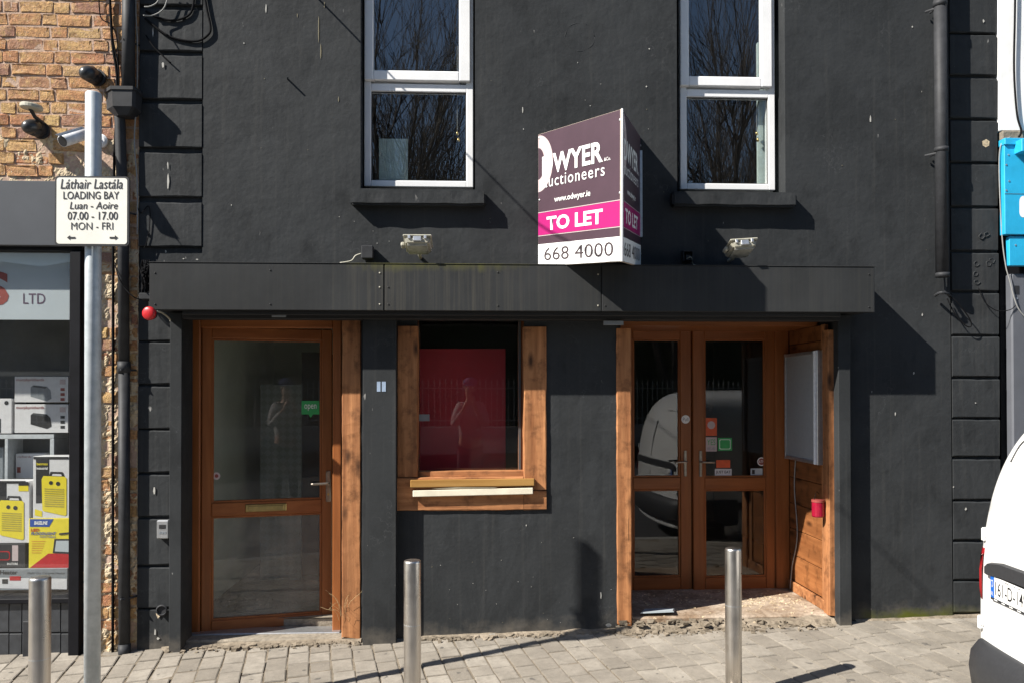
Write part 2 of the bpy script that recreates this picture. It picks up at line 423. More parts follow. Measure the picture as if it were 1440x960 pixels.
M_camwhite = simple('white camera plastic', (.72, .73, .75), .35)
M_shopgrey = simple('grey shop fascia', (.058, .062, .07), .45, var=.1, scale=3)
M_tile = simple('dark glazed tile', (.040, .043, .048), .35, var=.25, scale=18)
M_shopsign = simple('sky tinted sign panel', (.42, .47, .50), .5, var=.05, scale=3)  # blue cast of the sky light is put into this colour
M_red_letter = simple('red lettering', (.26, .05, .04), .5)
M_purple_letter = simple('purple lettering', (.09, .05, .09), .5)
M_card = simple('white carton', (.62, .62, .63), .5, var=.05)
M_yellow = simple('yellow print', (.72, .60, .03), .45, var=.05)
M_orange = simple('orange print', (.6, .28, .03), .45)
M_blueprint = simple('blue print', (.02, .07, .32), .45)
M_greyprint = simple('grey print', (.20, .22, .24), .5)
M_midgrey = simple('grey backing panel', (.055, .06, .065), .6)
M_shelf = simple('white shelf', (.45, .48, .50), .5)
M_green = simple('green sticker', (.04, .36, .10), .5)
M_orangered = simple('orange red sticker', (.62, .10, .03), .5)
M_paper = simple('pale paper', (.42, .50, .46), .7)
M_blue = simple('sky blue paint', (.02, .36, .62), .4, var=.12, scale=6)
M_whitewall = simple('white painted wall', (.80, .80, .79), .7, var=.05, scale=6, bump=.4, bdist=.006)
M_greywall = simple('blue grey paint', (.10, .105, .12), .5, var=.1, scale=4)
M_board = simple('menu board face', (.33, .345, .36), .5, var=.05)
M_pinkglass = simple('red glass jar', (.27, .008, .028), .12)
M_van = N('white van paint'); M_van.b.inputs['Coat Weight'].default_value = .6; M_van.b.inputs['Coat Roughness'].default_value = .06
_v = M_van.vec(); _c = M_van.ramp(M_van.noise(_v, 3, 5), [(.35, (.74, .74, .73)), (.8, (.64, .63, .60))]); M_van = M_van.out(_c, .35)
M_bumper = simple('black bumper plastic', (.028, .029, .032), .55, var=.15, scale=60, bump=.2, bdist=.001)
M_tail = simple('red tail lamp', (.22, .006, .008), .15)
M_tyre = simple('tyre rubber', (.02, .02, .02), .8)
M_plate = simple('number plate', (.80, .80, .78), .4, var=.02)
M_euband = simple('plate blue band', (.01, .11, .45), .4)
M_skin = simple('skin', (.48, .27, .19), .55, var=.08)
M_jacket = simple('pale grey jacket', (.34, .30, .29), .8, var=.15, scale=20)
M_trouser = simple('dark trousers', (.025, .026, .032), .85)
M_cap = simple('blue cap', (.035, .045, .15), .8)
M_hair = simple('brown hair', (.06, .035, .02), .7)
M_bark = simple('bare bark', (.055, .045, .038), .9, var=.3, scale=12, bump=.4, bdist=.02)
M_iron = simple('iron with painted glint', (.30, .30, .29), .5)  # black iron made pale: sunlit glint of the pickets put into the colour
M_stone = simple('grey stone', (.30, .29, .27), .85, var=.2, scale=6, bump=.4, bdist=.02)
M_grass = simple('grass', (.06, .085, .025), .9, var=.4, scale=40)
M_hedge = simple('dark evergreen', (.020, .032, .012), .9, var=.5, scale=4, bump=.8, bdist=.1)
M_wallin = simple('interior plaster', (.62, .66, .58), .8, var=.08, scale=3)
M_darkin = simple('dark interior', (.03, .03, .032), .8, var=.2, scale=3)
M_straw = simple('dry stem', (.50, .38, .20), .9)

# ------------------------------------------------------------------ ground
def ground_sheet(name, mat, x0, x1, ys, dz, nx=12):
    mb = MB(); xs = [x0+(x1-x0)*i/nx for i in range(nx+1)]
    for i in range(nx):
        for j in range(len(ys)-1):
            q = [(xs[i], ys[j]), (xs[i+1], ys[j]), (xs[i+1], ys[j+1]), (xs[i], ys[j+1])]
            mb.quad(*[(a, b, gz(a, b)+dz) for a, b in q])
    return mb.build(name, mat)
KD = Vector((math.cos(R(11.5)), math.sin(R(11.5)), 0)); KN = Vector((-math.sin(R(11.5)), math.cos(R(11.5)), 0))
tag(ground_sheet('ground', M_asphalt, -400, 400, [-600, -60, -20, 0, 1], -.16, 2), kind='structure')
pavement = root('pavement', (0, -.5, 0), kind='structure')
mb = MB()
def kp(a, b, dz):                                        # a along the kerb, b towards the wall from the kerb
    p = Vector((-.3, -2.25, 0)) + KD*a + KN*b; return (p.x, p.y, gz(p.x, p.y)+dz)
for i in range(-9, 9):
    for j in range(0, 4): mb.quad(kp(i, j, -.0075), kp(i+1, j, -.0075), kp(i+1, j+1, -.0075), kp(i, j+1, -.0075))
mb.build('bedding', M_sand, pavement)
mb = MB()
for i in range(-9, 9): mb.hexa([kp(i, -.16, -.2), kp(i+.992, -.16, -.2), kp(i+.992, -.005, -.2), kp(i, -.005, -.2), kp(i, -.16, -.006), kp(i+.992, -.16, -.006), kp(i+.992, -.005, -.006), kp(i, -.005, -.006)])
mb.build('kerb', M_kerb, pavement, .006)
mb = MB()
for i in range(30):                                      # cambered road: level with the pavement along its crown
    xs_ = (-60+4*i, -56+4*i); prof = ((-12.0, -.10), (-9, .06), (-7, .10), (-5, .06), (-3.4, -.06), (-2.0, -.13), (.5, -.13))
    for (ya, za), (yb, zb) in zip(prof[:-1], prof[1:]):
        mb.quad(*[(x_, y_, .0245*x_+.015*y_+z_) for x_, y_, z_ in ((xs_[0], ya, za), (xs_[1], ya, za), (xs_[1], yb, zb), (xs_[0], yb, zb))])
tag(mb.build('road', M_asphalt, smooth=True), kind='structure')

def proj(p):
    d = Vector(p) - CAM; z = d.dot(_f); return 720+F*d.dot(_r)/z, CY-F*d.dot(_u)/z
# setts: courses run along KN, every sett an object of its own where the photo shows it
CW = .131
variants = []
for k in range(8):
    bm = bmesh.new(); bmesh.ops.create_cube(bm, size=1.0)
    for v in bm.verts:
        v.co.x *= .992; v.co.y *= .992
        v.co += Vector((random.uniform(-.025, .025), random.uniform(-.02, .02), 0))
        if v.co.z > 0: v.co.z = 0.0 + (random.uniform(-.06, .03) if k > 3 else random.uniform(-.012, .012))
        else: v.co.z = -1
    top = [e for e in bm.edges if all(v.co.z > -.5 for v in e.verts)]
    bmesh.ops.bevel(bm, geom=top, offset=.035, segments=2, affect='EDGES')
    me = bpy.data.meshes.new('paving_sett'); bm.to_mesh(me); bm.free(); me.materials.append(M_sett)
    variants.append(me)
cells = []
for ci in range(-60, 62):
    b = 0.0; rnd = random.Random(ci*31+5); b -= rnd.random()*.2
    while b < 3.4:
        L = rnd.choice((.17, .2, .215, .23))
        a0 = ci*CW; cpt = Vector(kp(a0, b+L/2, 0)); 
        left = cpt.x < .75
        gap = rnd.uniform(.006, .012) if left else rnd.uniform(.003, .006)
        if b > -.02 and cpt.y < .12 and cpt.x > -7 and cpt.x < 7:
            px, py = proj(cpt); inview = -40 < px < 1480 and 840 < py < 985
            cells.append((inview, cpt, CW-gap, L-gap, rnd.uniform(-.004, .002) if left else rnd.uniform(-.001, .001), rnd.uniform(-.02, .02) if left else rnd.uniform(-.006, .006)))
        b += L
front = [c for c in cells if c[0]]; front.sort(key=lambda c: c[1].y); keep = set(id(c) for c in front[:298])
rest = MB(); plocw = wloc(pavement)
for c in cells:
    _, p, w, L, dz, rz = c
    if id(c) in keep:
        o = bpy.data.objects.new('paving_sett', random.choice(variants if p.x < .75 else variants[:4])); col.objects.link(o); o.parent = pavement
        o.location = Vector((p.x, p.y, gz(p.x, p.y)+dz)) - plocw; o.scale = (w, L, .05)
        tl = .012 if p.x < .75 else .003; o.rotation_euler = (.0195+random.uniform(-tl, tl), -.0245+random.uniform(-tl, tl), R(11.5)+rz)
    else:
        hw, hl = KD*(w/2), KN*(L/2); z = gz(p.x, p.y)+dz
        q = [p-hw-hl, p+hw-hl, p+hw+hl, p-hw+hl]
        rest.hexa([(a.x, a.y, z-.06) for a in q]+[(a.x, a.y, gz(a.x, a.y)+dz) for a in q])
print('setts', len(cells), len(front))
if rest.v: tag(rest.build('paving_setts', M_sett, pavement), kind='stuff')

# ------------------------------------------------------------------ the black building
bb = root('black_building', (0, 0, 0), 'black painted building with shopfront, timber doors and two white upstairs windows', 'building')
def wall_holes(mb, x0, x1, z0, z1, yf, yb, holes):
    xs = sorted({x0, x1} | {v for h in holes for v in h[:2] if x0 < v < x1}); zs = sorted({z0, z1} | {v for h in holes for v in h[2:] if z0 < v < z1})
    for i in range(len(xs)-1):
        for j in range(len(zs)-1):
            cx, cz = (xs[i]+xs[i+1])/2, (zs[j]+zs[j+1])/2
            if any(h[0] < cx < h[1] and h[2] < cz < h[3] for h in holes): continue
            mb.quad((xs[i], yf, zs[j]), (xs[i+1], yf, zs[j]), (xs[i+1], yf, zs[j+1]), (xs[i], yf, zs[j+1]))
            mb.quad((xs[i], yb, zs[j]), (xs[i], yb, zs[j+1]), (xs[i+1], yb, zs[j+1]), (xs[i+1], yb, zs[j]))
    for (a, b, c, d) in holes:
        c2 = max(c, z0); d2 = min(d, z1)
        mb.quad((a, yf, c2), (a, yb, c2), (a, yb, d2), (a, yf, d2)); mb.quad((b, yf, c2), (b, yf, d2), (b, yb, d2), (b, yb, c2))
        mb.quad((a, yf, d2), (a, yb, d2), (b, yb, d2), (b, yf, d2))
        if c > z0: mb.quad((a, yf, c2), (b, yf, c2), (b, yb, c2), (a, yb, c2))
ZT = 6.2; YB = .28
xL = Wx(194, 300, 0); xQ = Wx(285, 200, 0); xRq = Wx(1337, 500, 0); xRe = Wx(1405, 400, 0)
ZWT = Wz(580, -120, .11)                                  # head of the upstairs windows, above the frame
hw1 = (Wx(507, 150, 0), Wx(668, 150, 0), Wz(586, 266, 0), ZWT); hw2 = (Wx(952, 150, 0), Wx(1104, 150, 0), Wz(1020, 270, 0), ZWT)
zH = 2.15
hd1 = (Wx(252, 600, 0), Wx(508, 600, 0), -.5, zH)
hwn = (Wx(586, 600, 0), Wx(738, 600, 0), Wz(660, 674, 0), zH-.01)
hd2 = (Wx(867, 600, 0), Wx(1178, 600, 0), -.5, zH)
mb = MB(); wall_holes(mb, xQ, xRq, -.5, ZT, 0, YB, [hw1, hw2, hd1, hwn, hd2]); mb.build('wall', M_wall, bb, fixn=False)
mb = MB(); mb.box(xL, xQ-.001, .018, YB, zH, ZT); mb.build('wall', M_wall, bb)
mb = MB(); mb.box(xL, hd1[0]-.001, .018, YB-.001, -.5, zH-.001); mb.build('wall', M_wall, bb)
mb = MB(); mb.box(xRq+.001, xRe, .018, YB, -.5, ZT); mb.build('wall', M_wall, bb)
mb = MB(); mb.box(xL, xRe, YB+.002, 5.5, ZT-.02, ZT+.1); mb.build('roof', M_soffit, bb)
mb = MB(); mb.box(xL, xL+.1, YB+.003, 5.5, -.5, ZT-.03); mb.box(xRe-.1, xRe, YB+.003, 5.5, -.5, ZT-.03); mb.box(xL+.11, xRe-.11, 5.4, 5.5, -.5, ZT-.03); each(mb, 'rear_wall', M_darkin, bb)
# quoin blocks between recessed joints
def quoins(x0, x1, ys, px, gap=.03):
    for a, b in zip(ys[:-1], ys[1:]):
        z1 = Wz(px, a, 0)-gap/2; z0 = Wz(px, b, 0)+gap/2
        rough_plank('quoin_block', M_wall, bb, x0+.003, x1-.001, -.004+random.uniform(-.002, .001), .019, z0+random.uniform(-.003, .003), z1+random.uniform(-.003, .003), axis=0, amp=.0042)
quoins(xL+.004, xQ-.004, [-200, -127, -58, 11, 75, 143, 212, 281, 351], 240, .034)
quoins(xL+.004, Wx(241, 600, 0), [420, 480, 541, 603, 665, 727, 795, 855, 930], 220, .016)
quoins(xRq+.006, xRe-.006, [-140, -76, -12, 48, 108, 168, 230, 292, 354, 411, 472, 531, 588, 643, 703, 760, 815, 862], 1370, .02)

# fascia box over the shopfront
for a, b in ((210, 539.4), (541, 845.4), (846.4, 1230)):
    x0, x1 = Wx(a, 405, -.27), Wx(b, 405, -.27)
    z0 = Wz((a+b)/2, 437.5, -.27)
    z1 = Wz((a+b)/2, 371+(a+b)/2*.0045, -.27)
    MB().box(x0, x1, -.27, -.245, 2.145, 2.442).build('fascia_panel', M_fascia, bb, .003)
x0, x1 = Wx(210, 405, -.27), Wx(1230, 405, -.27)
mb = MB().box(x0+.004, x1-.004, -.244, -.001, 2.155, 2.436); mb.build('fascia_box', M_soffit, bb, .003)
# roller housing lip under the fascia
mb = MB().box(Wx(258, 450, -.1), Wx(1180, 450, -.1), -.12, -.002, 2.105, 2.154).box(Wx(258, 450, -.2), Wx(1180, 450, -.2), -.225, -.2, 2.12, 2.153)
mb.build('shutter_header', M_soffit, bb, .003)
for px0, px1, py0, py1 in ((382, 402, 440, 446), (849, 877, 451, 457)):
    pbox('header_plate', M_greyprint, bb, px0, py0, px1, py1, -.13, .02, .002)
for px, py in ((534, 384), (534, 404), (546, 404), (534, 428), (546, 428), (841, 386), (841, 430), (851, 430), (218, 384), (218, 428), (1222, 386), (1222, 432), (380, 428), (700, 430), (1000, 433), (380, 380), (700, 383), (1040, 385)):
    MB().lathe(W(px, py, -.2705), [(.0055, 0), (.0055, .002), (.003, .0035)], 8, (0, -1, 0)).build('screw', M_lampbody if px in (534, 841) else M_fascia, bb)
MB().box(x0-.003, x1+.003, -.274, -.004, 2.4425, 2.447).build('flashing', M_fascia, bb, .001)
# pilasters
for a, b in ((238, 255), (510, 557), (1180, 1197)):
    x0, x1 = Wx(a, 700, -.085), Wx(b, 700, -.085)
    MB().box(x0, x1, -.085, -.0015 if a > 300 else .12, -.4, 2.146).build('pilaster', M_wall2, bb, .003)
pb = pbox('label_plate', simple('pale blue label', (.30, .38, .50), .5), bb, 530, 536, 535, 550, -.087, .0015)
pbox('label_plate', MATS['pale blue label'], bb, 537, 536, 542.5, 550, -.087, .0015)

# ---- upstairs windows
def up_window(pxa, pxb, sash_y, low_y0, low_y1, hole):
    w = root('window', (Wx((pxa+pxb)/2, low_y1, .11), .11, Wz((pxa+pxb)/2, low_y1, .11)), None); w.parent = bb
    y = .105
    x0, x1, z0, zt = rect(pxa, low_y0, pxb, low_y1, y)
    zs = Wz((pxa+pxb)/2, sash_y, y-.02)
    fw = .047
    mb = MB()
    mb.box(x0, x0+fw, y, y+.06, z0, ZWT+.1).box(x1-fw, x1, y, y+.06, z0, ZWT+.1).box(x0+fw, x1-fw, y+.0006, y+.06, z0, z0+fw*.9).box(x0+fw, x1-fw, y+.0006, y+.06, zt-.06, zt-.006)
    mb.build('frame', M_upvc, w, .004)
    # opening sash, proud of the frame
    s0, s1 = Wx(pxa, 60, y-.025), Wx(pxb-4, 60, y-.025); ys = y-.025; sw = .062
    mb = MB(); mb.box(s0, s0+sw, ys, y+.03, zs, ZWT+.05).box(s1-sw*1.25, s1, ys, y+.03, zs, ZWT+.05).box(s0+sw, s1-sw*1.25, ys+.0006, y+.03, zs, zs+.068)
    mb.build('sash', M_upvc, w, .006)
    MB().box(x0+fw-.004, x1-fw+.004, y+.022, y+.028, z0+.03, zt-.05).build('pane', M_glass_up, w)
    MB().box(s0+sw-.004, s1-sw*1.25+.004, y-.003, y+.003, zs+.06, ZWT+.04).build('pane', M_glass_up, w)
    t = .006
    mb = MB(); a, b, c, d = x0+fw, x1-fw, z0+fw*.9, zt-.06
    mb.box(a, a+t, y+.012, y+.02, c, d).box(b-t, b, y+.012, y+.02, c, d).box(a, b, y+.013, y+.021, c, c+t).box(a, b, y+.013, y+.021, d-t, d); mb.build('seal', M_upvc_g, w)
    return w
up_window(512, 665.5, 114, 117, 263, hw1); up_window(956.5, 1090, 122, 125, 267, hw2)
def sill(pxa, pxb, pya, pyb):
    x0, x1, z0, z1 = rect(pxa, pya, pxb, pyb, -.075); mb = MB(); n = 24
    for i in range(n):
        xa, xb = x0+(x1-x0)*i/n, x0+(x1-x0)*(i+1)/n
        j = lambda x, k: noise.noise(Vector((x*9, k*3.3, z0)))*.006
        mb.hexa([(xa, -.075+j(xa,1), z0+j(xa,2)), (xb, -.075+j(xb,1), z0+j(xb,2)), (xb, .004, z0), (xa, .004, z0), (xa, -.075+j(xa,3), z1-.012+j(xa,4)), (xb, -.075+j(xb,3), z1-.012+j(xb,4)), (xb, .1, z1+.012), (xa, .1, z1+.012)])
    me = mb.mesh('sill'); bm = bmesh.new(); bm.from_mesh(me); bmesh.ops.remove_doubles(bm, verts=bm.verts, dist=1e-5)
    bm.faces.ensure_lookup_table(); inner = [f for f in bm.faces if abs(f.normal.x) > .98 and x0+.01 < f.calc_center_median().x < x1-.01]
    bmesh.ops.delete(bm, geom=inner, context='FACES_ONLY')
    es = [e for e in bm.edges if len(e.link_faces) == 2 and e.calc_face_angle(0) > .6]; bmesh.ops.bevel(bm, geom=es, offset=.012, segments=2, affect='EDGES', clamp_overlap=True); bm.to_mesh(me); bm.free()
    link('sill', me, M_wall, bb)
sill(492, 683, 265, 288); sill(946, 1121, 268, 290)
# rooms upstairs
mb = MB(); zc = 2.5
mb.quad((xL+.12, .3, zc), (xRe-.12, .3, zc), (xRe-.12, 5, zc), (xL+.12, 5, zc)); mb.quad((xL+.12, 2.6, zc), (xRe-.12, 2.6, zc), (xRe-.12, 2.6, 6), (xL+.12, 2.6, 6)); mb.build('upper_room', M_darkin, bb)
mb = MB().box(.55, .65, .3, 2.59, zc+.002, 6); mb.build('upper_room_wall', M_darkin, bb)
o = pbox('curtain', simple('pale curtain', (.42, .50, .48), .8), bb, 1066, 60, 1086, 285, .19, .03)
tag(pbox('paper_sheet', M_paper, None, 533, 195.5, 573.5, 262, .155, .004), 'pale sheet of paper standing behind lower pane of left upstairs window', 'paper')
for i, (px, lab) in enumerate(((643, 'small brass toggles hanging on a cord inside left upstairs window'), (1064, 'small brass toggles hanging on a cord inside right upstairs window'))):
    t = root('cord_toggle', W(px, 190, .16), lab, 'cord', 'blind cord toggles')
    p = W(px, 190, .16); MB().tube([p, p+Vector((0, 0, .62))], .0018, 5).build('cord', M_cable_w, t)
    MB().lathe(p, [(.002, .03), (.007, .015), (.012, 0), (.002, -.004)], 10).build('toggle', M_brass, t, smooth=True)
    MB().lathe(p+Vector((.008, 0, -.045)), [(.002, .03), (.007, .015), (.012, 0), (.002, -.004)], 10).build('toggle', M_brass, t, smooth=True)

# ---- ground floor rooms behind the glass
def quad_room(name, mat, x0, x1, y0, y1, z0, z1, parts='blrftc'):
    mb = MB()
    if 'b' in parts: mb.quad((x0, y1, z0), (x1, y1, z0), (x1, y1, z1), (x0, y1, z1))
    if 'l' in parts: mb.quad((x0, y0, z0), (x0, y1, z0), (x0, y1, z1), (x0, y0, z1))
    if 'r' in parts: mb.quad((x1, y0, z0), (x1, y1, z0), (x1, y1, z1), (x1, y0, z1))
    if 'f' in parts: mb.quad((x0, y0, z0), (x1, y0, z0), (x1, y1, z0), (x0, y1, z0))
    if 'c' in parts: mb.quad((x0, y0, z1), (x1, y0, z1), (x1, y1, z1), (x0, y1, z1))
    return mb.build(name, mat, bb, fixn=False)
hx0, hx1 = hd1[0]-.02, hd1[1]+.06
quad_room('hallway_wall', M_wallin, hx0, hx1, .285, 2.6, .06, 2.46, 'blr'); quad_room('hallway_floor', M_concrete, hx0, hx1, .285, 2.6, .06, 2.46, 'f'); quad_room('hallway_ceiling', M_wallin, hx0, hx1, .285, 2.6, .06, 2.46, 'c')
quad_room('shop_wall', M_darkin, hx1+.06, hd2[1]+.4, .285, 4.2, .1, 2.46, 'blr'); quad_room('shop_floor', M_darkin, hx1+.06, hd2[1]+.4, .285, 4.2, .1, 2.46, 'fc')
# dark doorway and patterned tiles inside the hallway
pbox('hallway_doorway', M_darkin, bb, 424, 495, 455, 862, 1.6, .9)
def lattice_mat():
    s = N('lattice tile'); v = s.vec((22, 22, 22)); mp = s.n('ShaderNodeMapping'); mp.inputs['Rotation'].default_value = (0, R(45), 0); s.l(v, mp.inputs['Vector'])
    ch = s.n('ShaderNodeTexChecker'); ch.inputs['Scale'].default_value = 1.0; ch.inputs['Color1'].default_value = (.25, .29, .29, 1); ch.inputs['Color2'].default_value = (.19, .22, .22, 1); s.l(mp.outputs[0], ch.inputs['Vector'])
    return s.out(ch.outputs[0], .5)
pbox('patterned_tiles', lattice_mat(), bb, 366, 540, 424, 868, 1.45, .02)
pbox('meter_cupboard', M_wallin, bb, 298, 556, 322, 640, 1.2, .3, .005)

# ---- left door, standing ajar
fy = .17                                                   # face of the fixed frame
xj0, xj1, zj0, zj1 = rect(267, 449, 480, 886, fy)
fr = MB(); jw = Wx(281, 650, fy)-xj0
zd0 = Wz(375, 889, fy)
fr.box(xj0, xj0+jw, fy, fy+.075, zd0, zj1).box(Wx(467.5, 650, fy), xj1, fy, fy+.075, zd0, zj1); each(fr, 'door_frame', M_door_v, bb, .006)
MB().box(xj0+jw, Wx(467.5, 650, fy), fy+.0008, fy+.075, Wz(370, 461, fy), zj1).build('door_frame_head', M_door_h, bb, .006)
MB().box(xj0, xj1, fy-.05, fy+.1, zd0-.06, zd0+.012).build('door_threshold', M_alu, bb, .004)
MB().box(hd1[0]+.002, xj0-.001, .05, YB-.002, -.3, zH-.002).build('door_jamb', M_wall2, bb)
# leaf plane
AJ = R(12.4); hinge = Vector((xj0+jw+.004, fy+.012, 0)); du = Vector((math.cos(AJ), math.sin(AJ), 0)); dn = Vector((math.sin(AJ), -math.cos(AJ), 0))
def L(px, py, off=0.0):
    o = hinge + dn*off; d = ray(px, py); t = (o-CAM).dot(dn)/d.dot(dn); return CAM + d*t
def uz(px, py): p = L(px, py); return (p-hinge).dot(du), p.z
def lb(mb, u0, u1, z0, z1, o0, o1):
    q = [hinge+du*u0+dn*o1, hinge+du*u1+dn*o1, hinge+du*u1+dn*o0, hinge+du*u0+dn*o0]
    return mb.hexa([(p.x, p.y, z0) for p in q]+[(p.x, p.y, z1) for p in q])
leaf = root('door', (hinge.x, hinge.y, uz(300, 886)[1]), 'timber glazed door standing slightly ajar'); leaf.parent = bb
u_l, u_r = .002, uz(467, 650)[0]; g0, g1 = uz(297.5, 600)[0], uz(452.5, 600)[0]
zt_, zgt, zm1, zm0, zgb, zb_ = uz(375, 461.5)[1], uz(375, 477)[1], uz(375, 704)[1], uz(375, 723)[1], uz(375, 867)[1], uz(375, 882)[1]
mb = MB(); lb(mb, u_l, g0, zb_, zt_, -.05, 0); lb(mb, g1, u_r, zb_, zt_, -.05, 0); each(mb, 'stile', M_door_v, leaf, .006)
mb = MB(); lb(mb, g0, g1, zgt, zt_, -.05, -.001); lb(mb, g0, g1, zm0, zm1, -.05, -.001); lb(mb, g0, g1, zb_, zgb, -.05, -.001); each(mb, 'rail', M_door_h, leaf, .006)
mb = MB()
for z0, z1 in ((zm1, zgt), (zgb, zm0)):
    for a in ((g0, g0+.014, z0, z1), (g1-.014, g1, z0, z1), (g0, g1, z0, z0+.014), (g0, g1, z1-.014, z1)): lb(mb, *a, -.03, -.008 if a[1]-a[0] < .02 else -.0085)
each(mb, 'glazing_bead', M_door_v, leaf, .003)
for z0, z1 in ((zm1, zgt), (zgb, zm0)):
    mb = MB(); lb(mb, g0-.005, g1+.005, z0-.005, z1+.005, -.028, -.022); mb.build('pane', M_glass_dusty if z0 < .5 else M_glass_hazy, leaf)
a, b = uz(345, 714), uz(403, 714); mb = MB(); lb(mb, a[0], b[0], a[1]-.026, a[1]+.026, 0, .008); lp = mb.build('letter_plate', M_brass, leaf, .004)
mb = MB(); lb(mb, a[0]+.02, b[0]-.02, a[1]-.014, a[1]+.014, .0085, .0125); mb.build('letter_flap', M_brass, leaf, .003)
a = uz(461.5, 683); mb = MB(); lb(mb, a[0]-.016, a[0]+.016, a[1]-.11, a[1]+.11, 0, .009); mb.build('handle_plate', M_handle, leaf, .006)
P = lambda u, z, o: hinge+du*u+dn*o+Vector((0, 0, z))
mb = MB().tube(smooth_path([P(a[0], a[1]+.025, .008), P(a[0], a[1]+.025, .05), P(a[0]-.02, a[1]+.025, .058), P(a[0]-.12, a[1]+.022, .055)], 4), .009, 10); mb.build('handle', M_handle, leaf, smooth=True)
mb = MB().tube([P(a[0]+.0, a[1]-.055, .009), P(a[0]+.0, a[1]-.055, .016)], .008, 10); mb.build('lock_cylinder', M_brass, leaf)
lf = lambda off: (lambda px, py: L(px, py, off))
def sticker(fn, name, mat, parent, outl): return flat(name, fn, outl, mat, parent)
q = lf(-.0205)
def circ(cx, cy, r, ry=None, n=20): return [(cx+r*math.cos(2*math.pi*k/n), cy-(ry or r)*math.sin(2*math.pi*k/n)) for k in range(n)]
sticker(q, 'green_sticker', M_green, leaf, [(424, 563), (424, 582), (434, 582), (437, 587), (440, 582), (449, 582), (449, 563)][::1])
lettering('open', lf(-.02), 428, 445, 577, 568, M_white, leaf)
sticker(q, 'round_sticker', M_pinkw, leaf, circ(304.5, 668.5, 5.2)); sticker(lf(-.02), 'sticker_print', M_red_letter, leaf, circ(304.5, 668.5, 2.6))
# plank beside the door, threshold step
rough_plank('timber_plank', M_plank_v, bb, Wx(481, 600, 0), Wx(508.4, 600, 0)-.004, -.006, .06, Wz(495, 897, 0), Wz(495, 449, 0), ends=(.05, 0))
MB().box(hd1[0]+.001, hd1[1]-.001, .012, .3, -.4, Wz(375, 897, .03)).build('door_step', M_concrete, bb, .01)
MB().box(Wx(258, 600, .1), xj1+.25, .3, .6, -.3, .05).build('hall_step', M_concrete, bb)

# ---- middle window
wy = .125
win = root('shop_window', W(660, 672, wy), 'timber framed shop window between the doors'); win.parent = bb
xa, xb, za, zb = rect(586, 458, 738, 672, wy); xa -= .02
gx0, gx1, gz0, gz1 = rect(588, 440, 729, 662, wy)
mb = MB().box(xa, gx0, wy, wy+.07, za, zb+.1).box(gx1, xb+.02, wy, wy+.07, za, zb+.1); each(mb, 'frame', M_door_v, win, .005)
MB().box(gx0, gx1, wy+.0008, wy+.07, za, gz0).build('bottom_rail', M_door_h, win, .005)
mb = MB().box(gx1, gx1+.018, wy-.012, wy-.0005, gz0, zb+.08); mb.build('glazing_bead', M_upvc_g, win, .002)
MB().box(gx0-.006, gx1+.006, wy+.02, wy+.026, gz0-.006, zb+.06).build('pane', M_glass, win)
pbox('small_label', M_greyprint, win, 588, 582, 604, 591.5, wy+.018, .001)
# rough timber surround
ty = -.018
for a_, b_, c_, d_ in ((558.5, 458.5, 587, 670), (736.5, 459.5, 768.5, 688)):
    x0, x1, z0, z1 = rect(a_, b_, c_, d_, ty); rough_plank('timber_upright', M_plank_v, win, x0, x1, ty, ty+.138, z0, z1)
x0, x1, z0, z1 = rect(558.5, 670.5, 736, 717, ty); x1b = Wx(768.5, 703, ty)
rough_plank('timber_bottom', M_plank_h, win, x0, Wx(736, 703, ty), ty, ty+.138, z0, z1, axis=0); rough_plank('timber_bottom', M_plank_h, win, Wx(736, 703, ty)+.002, x1b, ty+.001, ty+.138, z0, Wz(752, 688.5, ty)-.003, axis=0)
pbox('timber_block', M_plank_h, win, 586, 662, 738, 673, .02, .1, .003)
MB().hexa([tuple(W(577, 685, -.06)), tuple(W(751.5, 682.5, -.06)), tuple(W(751.5, 682.5, .0)), tuple(W(577, 685, .0)), tuple(W(577, 674, -.06)), tuple(W(751.5, 672, -.06)), tuple(W(751.5, 672, .0)), tuple(W(577, 674, .0))]).build('batten', M_batten, win, .004)
MB().hexa([tuple(W(580.5, 698, -.055)), tuple(W(749.5, 694, -.055)), tuple(W(749.5, 694, -.019)), tuple(W(580.5, 698, -.019)), tuple(W(580.5, 689, -.055)), tuple(W(749.5, 685, -.055)), tuple(W(749.5, 685, -.019)), tuple(W(580.5, 689, -.019))]).build('cream_board', M_cream, win, .003)
mb = MB().poly([W(606, 686.5, -.05), W(640, 684.2, -.06), W(700, 684.5, -.06), W(690, 687, -.05)]); mb.build('torn_strip', M_cream, win)
tag(pbox('red_panel', M_redpanel, None, 570, 490, 711, 690, .42, .02, .002), 'large red board standing inside behind the middle shop window', 'board')

# ---- porch with double doors
py_ = .75
fz = .105
pxl, pxr = Wx(888, 600, 0), Wx(1168, 650, 0)
rough_plank('timber_post', M_plank_v, bb, Wx(866, 600, 0)+.004, Wx(887.5, 600, 0), -.012, .09, Wz(877, 878, 0), Wz(877, 462, 0), ends=(.02, 0))
rough_plank('timber_post', M_plank_v, bb, Wx(1164, 600, 0), Wx(1178, 600, 0)-.004, -.012, .086, Wz(1170, 866, 0), Wz(1170, 464, 0), ends=(.03, 0))
MB().box(hd2[0]+.001, hd2[1]-.001, .02, py_+.2, -.4, fz).build('porch_floor', M_floor, bb, .012)
sx = Wx(1163, 700, .09)                                    # face of the side boards
MB().box(sx+.02, hd2[1]+.12, YB+.001, py_+.3, -.1, 2.4).build('porch_side_wall', M_wall2, bb)
MB().box(hd2[0]-.1, Wx(888, 600, 0)-.02, YB+.001, py_+.3, -.1, 2.4).build('porch_side_wall', M_wall2, bb)
MB().box(hd2[0], hd2[1], YB+.001, py_+.1, 2.10, 2.2).build('porch_ceiling', M_door_h, bb)
zb = fz+.075; k = 0
